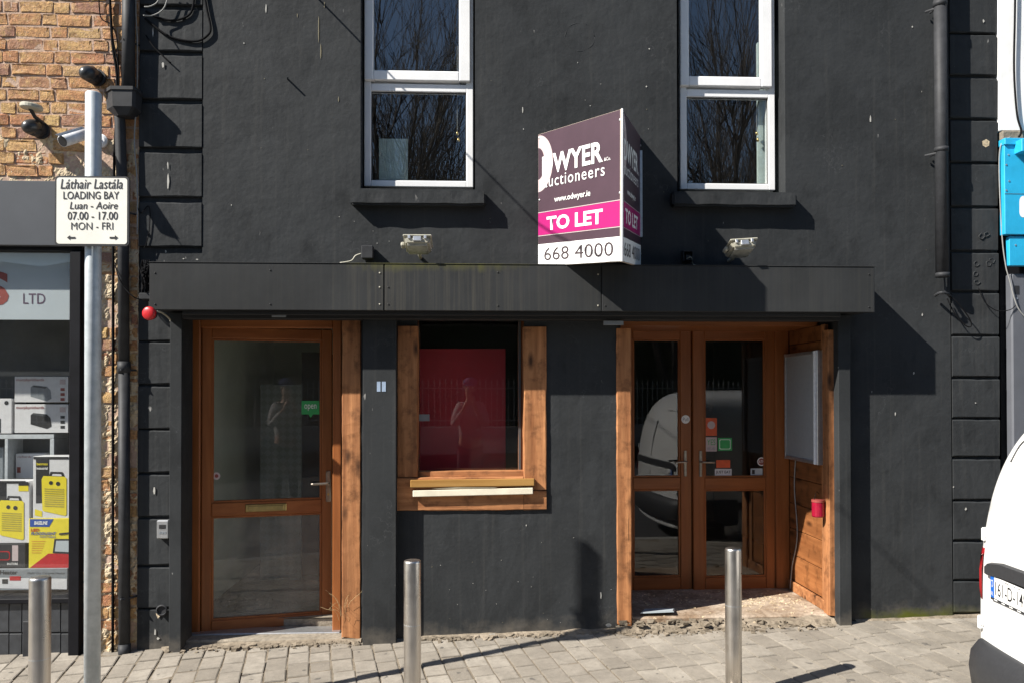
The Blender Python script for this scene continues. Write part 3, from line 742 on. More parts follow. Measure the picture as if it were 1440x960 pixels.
for h in (.2, .2, .195, .2, .205, .21, .2, .2, .2, .2):
    z1 = min(zb+h, 2.1)
    MB().box(sx+random.uniform(-.002, .002), sx+.019, .092, py_-.002, zb+.003, z1-.002).build('board', M_ply, bb, .002)
    zb = z1
    if zb >= 2.1: break
MB().box(sx-.022, sx, .09, py_-.01, fz, fz+.075).build('skirting', M_plank_h, bb, .004)
MB().box(sx-.012, sx-.0005, .0905, .15, fz+.076, 2.1).build('corner_trim', M_plank_v, bb, .003)
# double doors
dy = py_
ox0, ox1, oz0, oz1 = rect(880, 452, 1097, 831, dy)
frm = MB().box(ox0-.03, Wx(884, 600, dy), dy, dy+.07, fz, oz1+.03).box(Wx(1079, 600, dy)+.066, sx-.001, dy, dy+.07, fz, oz1+.03); each(frm, 'porch_door_frame', M_door_v, bb, .005)
MB().box(Wx(884, 600, dy), Wx(1079, 600, dy)+.066, dy+.001, dy+.07, Wz(980, 462.5, dy), oz1+.03).build('porch_door_frame_head', M_door_h, bb, .005)
def pdoor(pa, pb, ga, gb, label, hx, hs):
    t = root('door', W((pa+pb)/2, 829, dy+.01), label); t.parent = bb; y = dy+.012
    X0, X1, G0, G1 = (Wx(p, 640, y) for p in (pa, pb, ga, gb)); zT, zg, za_, zb__, zc_, zz = (Wz((pa+pb)/2, q_, y) for q_ in (464, 477, 670.5, 687.5, 811, 829))
    each(MB().box(X0, G0, y, y+.05, zz, zT).box(G1, X1, y, y+.05, zz, zT), 'stile', M_door_v, t, .005)
    each(MB().box(G0, G1, y+.001, y+.05, zg, zT).box(G0, G1, y+.001, y+.05, zb__, za_).box(G0, G1, y+.001, y+.05, zz, zc_), 'rail', M_door_h, t, .005)
    mb = MB()
    for z0, z1 in ((za_, zg), (zc_, zb__)):
        mb.box(G0, G0+.013, y+.007, y+.03, z0, z1).box(G1-.013, G1, y+.007, y+.03, z0, z1).box(G0, G1, y+.0075, y+.03, z0, z0+.013).box(G0, G1, y+.0075, y+.03, z1-.013, z1)
    each(mb, 'glazing_bead', M_door_v, t, .003)
    for z0, z1 in ((za_, zg), (zc_, zb__)): MB().box(G0-.005, G1+.005, y+.02, y+.026, z0-.005, z1+.005).build('pane', M_glass, t)
    hz = Wz(hx, 652, y); xx = Wx(hx, 652, y)
    MB().box(xx-.012, xx+.012, y-.007, y-.0003, hz-.095, hz+.105).build('handle_plate', M_handle, t, .005)
    MB().tube(smooth_path([(xx, y-.008, hz+.02), (xx, y-.045, hz+.02), (xx+hs*.02, y-.055, hz+.02), (xx+hs*.10, y-.052, hz+.018)], 4), .0075, 10).build('handle', M_handle, t, smooth=True)
    return t
d1 = pdoor(884.5, 973, 890, 957, 'left leaf of the porch double doors with one round sticker on its stile', 964, -1)
d2 = pdoor(974, 1095, 990.5, 1077.5, 'right leaf of the porch double doors carrying several stickers', 984.5, 1)
d1.rotation_euler.z = d2.rotation_euler.z = R(2.1)
q = plane_fn(dy+.0105); q1 = plane_fn(dy+.0095)
sticker(q, 'round_sticker', M_white, d1, circ(964.5, 589, 6)); lettering('Pull', q1, 960.5, 968.5, 591.5, 586.5, M_greyprint, d1)
g = plane_fn(dy+.0305); g1_ = plane_fn(dy+.0295)
for o in ():
    pass
def stick(name, mat, x0, y0, x1, y1, sub=()):
    flat(name, g, [(x0, y1), (x1, y1), (x1, y0), (x0, y0)], mat, d2)
stick('orange_sticker', M_orangered, 992, 587, 1008, 612); flat('sticker_print', g1_, circ(1000, 597, 5.5), M_pinkw, d2)
stick('pale_sticker', M_pinkw, 992, 614, 1008, 634); lettering('YES', g1_, 994, 1006, 625, 617, M_green, d2); lettering('WE ARE', g1_, 994, 1006, 632, 628, M_greyprint, d2)
stick('green_sticker', M_green, 1009.5, 615, 1029.5, 633); flat('sticker_print', g1_, rr(1011.5, 1027.5, 631, 617, 2, -2), M_white, d2); flat('sticker_fill', plane_fn(dy+.0285), rr(1012.3, 1026.7, 630.2, 617.8, 2, -2), M_green, d2)
stick('red_sticker', M_orangered, 1007, 646, 1027, 657); stick('white_sticker', M_card, 1005, 658.5, 1029, 669); lettering('JUST EAT', g1_, 1006.5, 1027.5, 666, 661, M_signblack, d2, bold=.02)
flat('round_sticker', g, circ(1071.5, 648.5, 6), M_white, d2); flat('sticker_print', g1_, circ(1071.5, 648.5, 4.6), M_red_letter, d2); lettering('ATM', plane_fn(dy+.0285), 1067.5, 1075.5, 650.5, 646.5, M_white, d2)
stick('grey_sticker', M_shopsign, 1056, 658, 1073, 667.5); flat('sticker_print', g1_, [(1058, 666), (1062, 666), (1062, 660), (1058, 660)], M_signblack, d2)

# ------------------------------------------------------------------ rubble along the foot of the wall
def rubble(name, spots, n, smin, smax, mat, parent=None):
    mb = MB(); rnd = random.Random(3)
    for _ in range(n):
        (x0, x1, y0, y1, z) = rnd.choice(spots); x = rnd.uniform(x0, x1); y = y1-(y1-y0)*abs(rnd.gauss(0, .45)); s_ = smin+(smax-smin)*rnd.random()**3
        zz = gz(x, y) if z is None else z
        c = Vector((x, y, zz+s_*.1)); pts = []
        for k in range(8):
            d = Vector(((k & 1)-.5, ((k >> 1) & 1)-.5, (k >> 2)-.5)); pts.append(c+Vector((d.x*rnd.uniform(.6, 1.5), d.y*rnd.uniform(.6, 1.5), d.z*rnd.uniform(.4, .9)))*s_)
        mb.hexa([pts[0], pts[1], pts[3], pts[2], pts[4], pts[5], pts[7], pts[6]])
    o = mb.build(name, mat, parent); tag(o, kind='stuff'); return o
o = rubble('rubble', [(-.42, .95, -.07, -.004, None), (-2.0, -.75, -.09, .01, None), (1.0, 2.42, -.1, .02, None), (1.0, 2.42, -.1, .02, None), (.95, 1.9, -.16, 0, None)], 3000, .005, .034, M_rubble)
o = rubble('broken_edge', [(.98, 2.42, -.06, .05, fz-.03), (.98, 2.42, -.09, .03, None), (-2.0, -1.2, -.02, .06, None)], 420, .008, .042, M_rubble)
o = rubble('dust_crumbs', [(1.1, 2.35, .05, .7, fz), (1.9, 2.38, .05, .5, fz)], 700, .003, .014, M_smear)
tag(rebase(MB().hexa([tuple(W(900, 862, .03)), tuple(W(948, 860, .03)), tuple(W(950, 857, .2)), tuple(W(905, 857, .2)), tuple(W(902, 860, .03)), tuple(W(946, 857, .03)), tuple(W(948, 854, .2)), tuple(W(907, 855, .2))]).build('flattened_paper', M_shopsign, None), W(925, 860, .1)), 'flat grey scrap lying on the porch floor near the left post', 'litter')
# dirt fillet where wall meets paving
mb = MB(); rnd = random.Random(9)
for (a, b, yb) in ((-.42, .95, 0), (-2.05, -.75, 0), (2.6, 3.7, 0), (.95, 2.45, 0.02)):
    n = int((b-a)/.03); prev = None
    for i in range(n+1):
        x = a+(b-a)*i/n; w = .05+.035*noise.noise(Vector((x*5, 0, 0)))+rnd.uniform(-.008, .008); h = .014+.012*noise.noise(Vector((x*8, 4, 0)))
        if a > .9 and a < 1: w *= 1.6; h += .02
        if a > 2.5: w *= .6; h *= .6
        cur = [(x, yb+.01, gz(x, 0)+h+.006), (x, yb-w*.5, gz(x, 0)+h*.8), (x, yb-w*1.3, gz(x, -w*1.3)-.012)]
        if prev: mb.quad(prev[0], cur[0], cur[1], prev[1]); mb.quad(prev[1], cur[1], cur[2], prev[2])
        prev = cur
tag(mb.build('dirt', M_rubble, None, smooth=True), kind='stuff')
mb = MB(); rnd = random.Random(4)
for _ in range(9):
    p = W(rnd.uniform(476, 492), rnd.uniform(850, 885), -.02); pts = [p]; d = Vector((rnd.uniform(-.5, .5), rnd.uniform(-.3, 0), 1)).normalized()
    for k in range(5):
        d = (d+Vector((rnd.uniform(-.5, .5), rnd.uniform(-.15, .15), rnd.uniform(-.6, .2)))).normalized(); pts.append(pts[-1]+d*rnd.uniform(.02, .05))
    mb.tube(smooth_path(pts, 3), .0007, 4)
tag(mb.build('dry_stems', M_straw, None), kind='stuff')

# ------------------------------------------------------------------ brick building on the left
xBr = Wx(191.5, 300, -.03); BY = .008
br = root('brick_building', (xBr-1.5, BY, gz(-3, 0)), 'old brick building with grey shopfront left of the black building', 'building')
xS = Wx(113, 600, BY); zS1 = Wz(60, 255, BY)
mb = MB(); sh_l = -5.2
wall_holes(mb, -6.0, xBr, -.6, 6.3, BY, .4, [(sh_l, xS, Wz(50, 842, BY), zS1-.02)]); mb.build('wall', M_mortar, br, fixn=False)
MB().box(-6, xBr, .4, 5.5, 6.2, 6.3).build('roof', M_soffit, br); MB().box(-6, xBr-.02, 2.5, 2.6, -.5, 6.2).build('rear_wall', M_soffit, br)
bvars = []
for k in range(12):
    rnd = random.Random(k+50); bm = bmesh.new(); bmesh.ops.create_cube(bm, size=1.0); bmesh.ops.bevel(bm, geom=bm.edges[:], offset=.055, segments=1, affect='EDGES')
    fr_ = [f for f in bm.faces if f.normal.y < -.9]; bmesh.ops.subdivide_edges(bm, edges=list({e for f in fr_ for e in f.edges}), cuts=1, use_grid_fill=True)
    for v in bm.verts:
        v.co += Vector((rnd.uniform(-.035, .035), rnd.uniform(-.13, .13) if v.co.y < -.3 else 0, rnd.uniform(-.09, .09)))
    me = bpy.data.meshes.new('brick'); bm.to_mesh(me); bm.free(); me.materials.append(M_brick); bvars.append(me)
bl = wloc(br)
def brick(x0, x1, z0, z1, proud=.014, y=BY):
    o = bpy.data.objects.new('brick', random.choice(bvars)); col.objects.link(o); o.parent = br
    o.location = Vector(((x0+x1)/2, y-proud/2+.012, (z0+z1)/2))-bl; o.scale = (x1-x0, proud+.024, z1-z0); o.rotation_euler = (0, random.uniform(-.012, .012), 0)
rnd = random.Random(12); PITCHZ = 17.6/209.0*.99
z = zS1+.03; row = 0; nb = 0
while z < Wz(60, -45, BY):
    x = -3.32 + (.0 if row % 2 else -.16); kx = row % 2
    while x < xBr-.02:
        w = (.205 if kx else .094)*rnd.uniform(.93, 1.07); x1 = min(x+w, xBr-.004)
        if x1-x > .035: brick(x, x1, z+rnd.uniform(0, .004), z+PITCHZ-.0115-rnd.uniform(0, .004), rnd.uniform(.001, .007) if z > zS1+.28 else rnd.uniform(-.008, .012)); nb += 1
        x = x1+.0115; kx = 1-kx
    z += PITCHZ; row += 1
z = -.1; row = 0
while z < zS1+.02:
    x = xS+.006; kx = row % 2
    while x < xBr-.02:
        w = (.19 if kx else .092)*rnd.uniform(.9, 1.1); x1 = min(x+w, xBr-.003)
        if x1-x > .03: brick(x, x1, z+rnd.uniform(0, .006), z+PITCHZ-.0115-rnd.uniform(0, .006), rnd.uniform(-.004, .012)); nb += 1
        x = x1+.0115; kx = 1-kx
    z += PITCHZ; row += 1
mb = MB(); z = zS1+.03; row = 0                           # the same courses go on to the left, outside the photo
while z < 6.2:
    x = -6.0 + .08*(row % 2); kx = row % 2; xe = -3.34-.16*(1-row % 2) if z < Wz(60, -45, BY) else xBr-.02
    while x < xe:
        x1 = min(x+(.205 if kx else .094)*rnd.uniform(.93, 1.07), xe); 
        if x1-x > .03: mb.box(x, x1, BY-.006-rnd.uniform(0, .006), BY+.01, z+.002, z+PITCHZ-.0125)
        x = x1+.0115; kx = 1-kx
    z += PITCHZ; row += 1
tag(mb.build('bricks', M_brick, br), kind='stuff')
def smear(x0, x1, z0, z1, step, base, amp, thr, seed):
    mb = MB(); nx = max(2, int((x1-x0)/step)); nz = int((z1-z0)/step); idx = {}
    for j in range(nz+1):
        for i in range(nx+1):
            x = x0+(x1-x0)*i/nx; zz = z0+(z1-z0)*j/nz
            n1 = noise.noise(Vector((x*14, seed, zz*9)))+.55*noise.noise(Vector((x*45, seed+3, zz*40)))+.3*noise.noise(Vector((x*110, seed+7, zz*110)))
            idx[i, j] = len(mb.v); mb.v.append((x+.004*noise.noise(Vector((zz*60, x*60, 1))), base-amp*(n1-thr), zz))
    for j in range(nz):
        for i in range(nx): mb.f.append((idx[i, j], idx[i+1, j], idx[i+1, j+1], idx[i, j+1]))
    o = mb.build('mortar_smear', M_smear, br, fixn=False); tag(o, kind='stuff')
smear(Wx(143, 600, BY), xBr+.004, -.12, zS1+.1, .008, BY-.004, .016, .05, 1.0)
smear(-3.2, xBr, zS1-.01, zS1+.30, .009, BY-.002, .016, .22, 5.0)
smear(xS+.01, Wx(143, 600, BY), -.12, .32, .009, BY-.002, .014, .15, 8.0)
# shop fascia, black surround, tiles
x1f = Wx(113, 300, BY-.09)
MB().box(-5.3, x1f, BY-.09, BY-.002, Wz(50, 345.5, BY-.09), Wz(50, 254.5, BY-.09)).build('shop_fascia', M_shopgrey, br, .004)
MB().box(-5.3, x1f-.005, BY-.05, BY+.1, Wz(50, 352, BY-.05), Wz(50, 345, BY-.05)-.001).build('fascia_lip', M_blackgloss, br, .002)
MB().box(Wx(97, 600, BY-.07), Wx(112, 600, BY-.07), BY-.07, .12, -.2, Wz(50, 352, BY-.07)-.002).build('shop_pilaster', M_blackgloss, br, .003)
shy = .02
sx1 = Wx(97, 600, shy); zsb = Wz(50, 838, shy)
MB().box(-5.2, sx1+.03, shy-.05, shy+.12, zsb-.035, zsb-.002).build('shop_sill', M_blackgloss, br, .004)
MB().box(-5.2, sx1+.02, shy, shy+.006, zsb, Wz(50, 350, shy)).build('shop_pane', M_glass_film, br)
MB().box(-5.2, sx1+.04, .62, .66, zsb-.1, zS1).build('window_backing', M_midgrey, br)
MB().box(-5.2, sx1+.04, shy+.01, .62, zsb-.05, zsb-.03).build('window_floor', M_shelf, br)
MB().box(sx1+.02, sx1+.06, shy+.01, .66, zsb-.1, zS1).build('window_side', M_blackgloss, br)
MB().box(-5.2, sx1+.06, shy+.01, .66, zS1-.06, zS1-.02).build('window_ceiling', M_blackgloss, br)
x0, x1, z0, z1 = rect(-130, 350, 98, 449.5, .055)
sp_ = MB().box(x0, x1, .055, .065, z0, z1).build('name_panel', M_shopsign, br)
t = plane_fn(.0535)
lettering('S', t, -22, 12.5, 430, 382, M_red_letter, br, bold=.03); lettering('LTD', t, 32.5, 63.5, 427.5, 413, M_purple_letter, br)
ty0 = BY-.012
for r0, r1 in ((843, 888), (890.5, 934)):
    px = -260.0
    while px < 104:
        w = 17.2; pbox('tile', M_tile, br, px, r0, min(px+w, 107), r1, ty0+random.uniform(-.001, .001), .03, .002); px += w+1.0
MB().box(-5.2, Wx(107.5, 880, BY), BY-.004, BY+.1, -.4, zsb-.036).build('stall_riser', M_soffit, br)
tag(rebase(pbox('utility_box', M_pipe, None, 31.5, 873, 43.5, 934, ty0-.05, .05, .004), W(37, 934, ty0-.025)), 'small dark grey box on the tiles behind left bollard', 'utility box')

# goods in the shop window
def carton(name, px0, py0, px1, py1, y, depth, mat, label, group):
    x0, x1, z0, z1 = rect(px0, py0, px1, py1, y)
    t = root(name, ((x0+x1)/2, y+depth/2, z0), label, 'box', group); MB().box(x0, x1, y, y+depth, z0, z1).build('carton', mat, t, .002); return t
GB = 'boxed goods in the shop window'
yb_ = .40
for (a, b, lab, toaster, y0) in ((529, 565, 'white carton printed with a pale toaster, upper of two', M_greyprint, 0), (568, 608, 'white carton printed with a dark toaster, lower of two', M_signblack, 0)):
    t = carton('toaster_box', 20.5, a, 96, b, yb_, .18, M_card, lab, GB); fn = plane_fn(yb_-.0012)
    lettering('morphyrichards', fn, 23, 62, a+7.5, a+2.5, M_red_letter, t, bold=.01)
    flat('toaster_print', fn, [(43, a+15), (47, a+12), (66, a+14), (71, a+19), (72.5, a+31), (66, a+34.5), (43, a+28)], toaster, t)
    flat('toaster_slot', plane_fn(yb_-.002), [(45, a+14.2), (48, a+12.6), (65, a+14.8), (64, a+17)], M_midgrey, t)
    for k in range(3): flat('icon', fn, [(85, a+16+7*k), (91, a+16+7*k), (91, a+20+7*k), (85, a+20+7*k)], M_red_letter if toaster is M_greyprint else M_signblack, t)
    flat('badge', fn, [(84, a+4), (92, a+4), (92, a+11), (84, a+11)], M_pinkw, t)
t = carton('appliance_box', -40, 560, 16.5, 609, yb_, .18, M_card, 'plain white carton with a small round mark beside the toaster cartons', GB); flat('round_mark', plane_fn(yb_-.0012), circ(9, 566, 3), M_signblack, t); flat('print', plane_fn(yb_-.0012), [(-30, 608), (1, 608), (1, 588), (-30, 588)], M_signblack, t)
sh = root('shelf_unit', W(20, 690, .44), 'white cube shelf unit inside the shop window under the toaster cartons', 'shelf')
pbox('shelf_top', M_shelf, sh, -60, 610.5, 76, 616.5, .40, .2, .002)
for a, b in ((-60, -54), (6.5, 11), (70, 76)): pbox('shelf_side', M_shelf, sh, a, 616.7, b, 700, .40, .2, .002)
pbox('shelf_back', M_midgrey, sh, -54, 616.7, 70, 700, .59, .008)
t = carton('shelf_carton', 22, 637, 62, 672, .47, .1, M_card, 'small white carton with red print standing in the shelf unit', GB); lettering('richards', plane_fn(.4688), 25, 44, 643, 640, M_red_letter, t); flat('print', plane_fn(.4688), [(24, 656), (29, 656), (29, 664), (24, 664)], M_red_letter, t)
t = carton('shelf_carton', -20, 629, 4, 673, .47, .1, M_greyprint, 'grey carton cut by the left edge in the shelf unit', GB)
def heater(px0, py0, px1, py1, y, label, dx, dyy, txt):
    t = carton('heater_box', px0, py0, px1, py1, y, .14, M_card, label, GB); f1, f2, f3, f4 = (plane_fn(y-.0012*k) for k in (1, 2, 3, 4))
    o = lambda p: [(a+dx, b+dyy) for a, b in p]
    flat('black_panel', f1, o([(50.5, 707-640+640), (50.5, 645), (69, 645), (69, 706)]), M_signblack, t)
    flat('lid_strip', f2, o([(47, 645), (96, 645), (96, 641.5), (47, 641.5)]), M_signblack, t)
    if txt:
        lettering('benross', f2, 51.5+dx, 67+dx, 653.5+dyy, 649.5+dyy, M_yellow, t, bold=.02); lettering('Industrial', f2, 51.5+dx, 67+dx, 659.5+dyy, 656+dyy, M_white, t, bold=.02)
    flat('heater_print', f2, o([(58.5, 673), (61, 668.5), (91, 669.5), (93.5, 672), (93.5, 723), (91, 724.5), (61, 718), (59.5, 716)]), M_yellow, t)
    flat('handle_print', f2, o([(69, 668.5), (71, 662.5), (88, 663), (90.5, 669.3)]), M_signblack, t); flat('handle_gap', f3, o([(73, 668.3), (74, 665.6), (86, 666), (87, 668.8)]), M_card, t)
    flat('dial', f3, circ(71.5+dx, 678.3+dyy, 2.8, None, 14), M_signblack, t); flat('dial', f3, circ(81.5+dx, 679.5+dyy, 3.0, None, 14), M_signblack, t)
    mb = MB()
    for k in range(9):
        yy = 686+k*3.0; mb.poly([f3(a+dx, b+dyy) for a, b in ((62.5, yy+1.4-.1), (90, yy+2.6), (90, yy+1.1), (62.5, yy-.1))])
    mb.build('grille_print', simple('olive print', (.40, .33, .05), .5) if 'olive print' not in MATS else MATS['olive print'], t, fixn=False)
    return t
t = heater(46.5, 641, 97.5, 728, .16, 'white carton with a yellow heater and black logo panel, upper right in the window', 0, 0, True)
flat('yellow_note', plane_fn(.1585), [(49, 724), (59, 726), (59, 718), (49, 715)], M_yellow, t)
t = heater(-44, 676, 41.5, 763, .16, 'white carton with a yellow heater, cut by the left edge of the photo', -60, 34, False)
flat('corner_print', plane_fn(.1585), [(26, 690), (40, 690), (40, 678), (26, 678)], M_yellow, t); flat('corner_print', plane_fn(.157), [(26, 682), (40, 682), (40, 677), (26, 677)], M_signblack, t)
t = root('heater_box', (0, 0, 0)); bpy.data.objects.remove(t)
t = carton('floodlight_box', 40.5, 728.5, 97.5, 798, .15, .14, M_yellow, 'yellow and red carton printed with a work light below the upper heater carton', GB); f1, f2, f3 = (plane_fn(.15-.0012*k) for k in (1, 2, 3))
flat('red_print', f1, [(42, 797.5), (68, 777.5), (97, 777.5), (97, 797.5)], M_red, t); flat('blue_band', f1, [(42, 740), (42, 729), (75.5, 729), (69, 740)], M_blueprint, t)
lettering('BASELINE', f2, 48, 67, 737, 732, M_white, t, bold=.03, shear=.2); lettering('LED', f2, 43.5, 55, 746.5, 742.5, M_red, t, bold=.03); lettering('FLOODLIGHT', f2, 43.5, 79, 751.5, 747.5, M_blueprint, t, bold=.03, shear=.2); lettering('PORTABLE', f2, 56, 78, 755.5, 752.5, M_greyprint, t, bold=.02)
for k in range(6): flat('small_print', f1, [(44.5, 760+k*3.2+1), (64-k*1.2, 760+k*3.2+1), (64-k*1.2, 760+k*3.2), (44.5, 760+k*3.2)], M_orange, t)
flat('lamp_print', f2, [(74, 777), (76.5, 757), (97, 757), (97, 778)], M_signblack, t); flat('lamp_glass_print', f3, [(77, 774.5), (79, 759.5), (97, 759.5), (97, 775.5)], M_shopsign, t); flat('lamp_handle_print', f3, [(83, 751.5), (97, 750), (97, 747.5), (83, 749)], M_signblack, t)
t = carton('radio_box', -20, 764, 35.5, 797.5, .15, .14, M_signblack, 'black carton with red printed lights at the left edge of the window display', GB); flat('red_print', plane_fn(.1488), rr(-12, 14, 787, 774, 3, -3), M_red, t); flat('black_print', plane_fn(.1476), rr(-11, 12.5, 785.5, 775.5, 3, -3), M_signblack, t); flat('pale_print', plane_fn(.1488), [(17, 788), (25.5, 788), (25.5, 766), (17, 766)], M_pinkw, t); lettering('IN-STORE', plane_fn(.1488), 10, 25, 793.5, 790.5, M_white, t, bold=.02)
t = carton('heater_carton', -30, 799, 95, 829, .13, .16, M_greyprint, 'long grey carton lettered Heater along the bottom of the window display', GB); f1, f2 = plane_fn(.1288), plane_fn(.1276)
flat('pale_print', f1, [(-28, 826), (94, 828), (94, 813), (-28, 811)], M_card, t); lettering('Heater', f1, 0, 24.5, 807, 801, M_signblack, t, bold=.02); flat('red_label', f2, [(13.5, 815.5), (29, 815.5), (29, 809.5), (13.5, 809.5)], M_red, t); flat('icon', f2, [(3, 820), (11, 820), (11, 813.5), (3, 813.5)], M_signblack, t); lettering('Multi Use Ceramic Heater', f1, 39, 92, 806.5, 803.5, M_midgrey, t)

# ------------------------------------------------------------------ pipes and things on the wall, left
t = root('downpipe', (Wx(174, 920, -.13), -.13, -.06), 'dark downpipe with rainwater hopper running down the brick edge', 'drainpipe')
yp = -.044; c0 = W(181, -60, yp); c1 = W(180.5, 128, yp)
MB().tube([c0, c1], .040, 16).build('pipe', M_pipe, t, smooth=True)
h0 = W(166, 125, yp)
def ring(px0, px1, py, ya, yb_): return [W(px0, py, ya), W(px1, py, ya)]
x0, x1, zb0, zt0 = rect(141.5, 124, 189, 149, -.125); xm0, xm1 = x0+.06, x1-.06
mb = MB()
def hop(mb, xa, xb, ya, yb, cut, z):
    return [(xa+cut, ya, z), (xb-cut*.2, ya, z), (xb, ya+cut*.3, z), (xb, yb, z), (xa, yb, z), (xa, ya+cut, z)]
top = hop(mb, x0, x1, -.125, .0, .07, zt0); bot = hop(mb, x0+.005, x1-.005, -.12, .0, .07, zb0); low = hop(mb, x0+.07, x1-.05, -.095, -.01, .03, zb0-.05)
n = len(mb.v); mb.v += top+bot+low
for i in range(6):
    j = (i+1) % 6; mb.f.append((n+i, n+j, n+6+j, n+6+i)); mb.f.append((n+6+i, n+6+j, n+12+j, n+12+i))
mb.f.append(tuple(range(n, n+6))); mb.f.append(tuple(range(n+12, n+18)))
mb.build('hopper', M_pipe, t)
topl = hop(mb, x0-.006, x1+.006, -.131, .001, .07, zt0+.012); mb2 = MB(); mb2.v += topl+[(a, b, c-.022) for a, b, c in topl]
for i in range(6):
    j = (i+1) % 6; mb2.f.append((i, j, 6+j, 6+i))
mb2.f += [tuple(range(6)), tuple(range(6, 12))]; mb2.build('hopper_rim', M_pipe, t)
yq = -.036
MB().tube([W(168, 152, yq), W(168.5, 168, yq), W(173, 300, yq), W(174.5, 520, yq)], .0335, 16).build('pipe', M_pipe, t, smooth=True)
MB().tube([W(174.5, 519, yq), W(175, 921, yq)], .035, 16).build('pipe', M_pipe, t, smooth=True)
MB().tube([W(174.5, 508, yq), W(174.5, 524, yq)], .040, 16).build('collar', M_pipe, t, smooth=True)
MB().tube([W(175, 905, yq), W(175, 924, yq-.012)], .0385, 16).build('shoe', M_pipe, t, smooth=True)
MB().tube([W(175, 923.7, yq-.012), W(175, 924.6, yq-.014)], .031, 16).build('shoe_opening', M_dark, t)
for py in (60, 300, 520, 840):
    p = W(178 if py < 100 else 175, py, yq); MB().tube([p+Vector((-.036, -.0, 0)), p+Vector((0, -.045, 0)), p+Vector((.036, 0, 0)), p+Vector((.06, .045, 0))], .007, 6).build('bracket', M_pipe, t)
    MB().tube([p+Vector((-.06, .05, -.004)), p+Vector((.075, .05, -.004))], .006, 6).build('bracket', M_pipe, t)
# conduit and cables by the pipe
def cable(name, pts, r, mat, label, group=None, k=6, n=7):
    o = MB().tube(smooth_path(pts, k), r, n).build(name, mat, None, smooth=True); rebase(o, pts[-1]); return tag(o, label, 'cable', group)
GC = 'cables on the facades'
cable('conduit', [W(153, -30, -.014), W(158, 60, -.014), W(165, 120, -.014), W(160, 250, -.014), W(159, 420, -.014), W(158.5, 918, -.014)], .009, M_cable, 'thin black conduit running down the brick beside the downpipe', GC)
cable('cable', [W(154, -30, -.014), W(157, 45, -.014), W(166, 90, -.014), W(167, 127, -.014)], .006, M_cable, 'black cable dropping to the hopper beside the downpipe top', GC)
cable('cable', [W(138, -30, -.014), W(140, 15, -.014), W(144, 28, -.014), (W(156, 35, -.014)), W(165, 60, -.014), W(166, 128, -.014)], .004, M_cable, 'thin looping cable on the brick left of the downpipe', GC)
cable('cable', [W(191, -30, -.014), W(191, 20, -.014), W(193, 60, -.014), W(192.5, 130, -.014), W(189, 200, -.014), W(193, 260, -.014), W(193, 330, -.014)], .0045, M_cable_w, 'pale thin cable along the corner of the brick building', GC)
cable('cable', [W(203, 10, -.05), W(212, 9, -.05), W(222, 2, -.05), W(230, -20, -.05)], .004, M_cable_w, 'upper short pale cable loop at the top left corner', GC)
cable('cable', [W(202, 22, -.1), W(215, 22, -.05), (W(231, 11, -.05)), W(240, -20, -.05)], .004, M_cable_w, 'lower pale cable loop at the top left corner', GC)
cable('cable', [W(204, 26, -.014), W(230, 47, -.014), W(252, 56, -.014), W(278, 58, -.014), W(293, 49, -.014), W(296, 38, -.014), W(291, 14, -.014), W(285, -20, -.014)], .0075, M_cable, 'black tube in a large loop on the upper left quoins', GC)  # dark tube laid close to the wall in a loop
cable('cable', [W(205, 16, -.014), W(222, 25, -.014), W(243, 29, -.014), W(262, 24, -.014), W(271, 12, -.014), W(274, -20, -.014)], .0075, M_cable, 'black tube in a smaller loop above the large one', GC)  # second dark tube, also close to the wall
cable('cable', [W(205, 50, -.02), W(216, 66, -.025), W(228, 78, -.025), W(240, 89, -.025)], .005, M_cable, 'short black cable end below the loops', GC)
cable('cable', [W(162, 370, -.014), W(166, 388, -.09), W(176, 406, -.095), W(190, 419, -.1), W(205, 421, -.02), W(213, 420, -.02)], .004, M_cable, 'thin cable sagging across the downpipe at fascia height', GC)
cable('cable', [W(193, 290, -.014), W(198, 300, -.014), W(208, 290, -.014), W(211, 300, -.014), W(209, 330, -.014), W(203, 350, -.014)], .003, M_cable, 'thin black wire on the quoins beside the sign', GC)
t = root('cable_bundle', W(205, 400, -.05), 'tangle of black cables beside the fascia end', 'cables')
rnd = random.Random(2); mb = MB()
for k in range(9):
    px = 199+k*1.4; mb.tube(smooth_path([W(px+rnd.uniform(-2, 2), py, -.03-rnd.random()*.05) for py in (366, 378, 390, 402, 412)], 4), .004, 6)
for k in range(7): mb.tube(smooth_path([W(199+rnd.uniform(0, 12), 368+rnd.uniform(0, 42), -.05), W(199+rnd.uniform(0, 12), 368+rnd.uniform(0, 42), -.1), W(199+rnd.uniform(0, 12), 368+rnd.uniform(0, 42), -.05)], 4), .0035, 6)
mb.build('loose_cables', M_cable, t); pbox('junction_box', M_pipe, t, 195, 412, 213, 421, -.08, .06, .004)
t = root('warning_lamp', W(211, 441, -.2), 'round red lamp on a short arm at the left end of the fascia', 'lamp')
p = W(210.5, 441, -.32); ax = Vector((-.15, -1, 0))
MB().lathe(p, [(.012, -.04), (.026, -.018), (.041, -.006), (.043, .008), (.040, .018), (.03, .024), (.008, .026)], 20, ax).build('lens', M_red, t, smooth=True)
MB().lathe(p, [(.034, -.034), (.034, -.01)], 16, ax).build('base', M_pipe, t)
MB().tube(smooth_path([p+Vector((0, .04, 0)), W(222, 438, -.26), W(231, 442, -.2), W(239, 449, -.09), W(240, 452, -.076)], 4), .006, 7).build('arm', M_lampbody, t, smooth=True)
t = root('key_box', W(228, 757, -.02), 'small grey key box on the quoins beside the left door', 'box'); pbox('case', M_alu, t, 220, 731, 237, 757, -.045, .045, .006); pbox('window', M_signblack, t, 223.5, 737, 233, 743, -.047, .01, .001); 
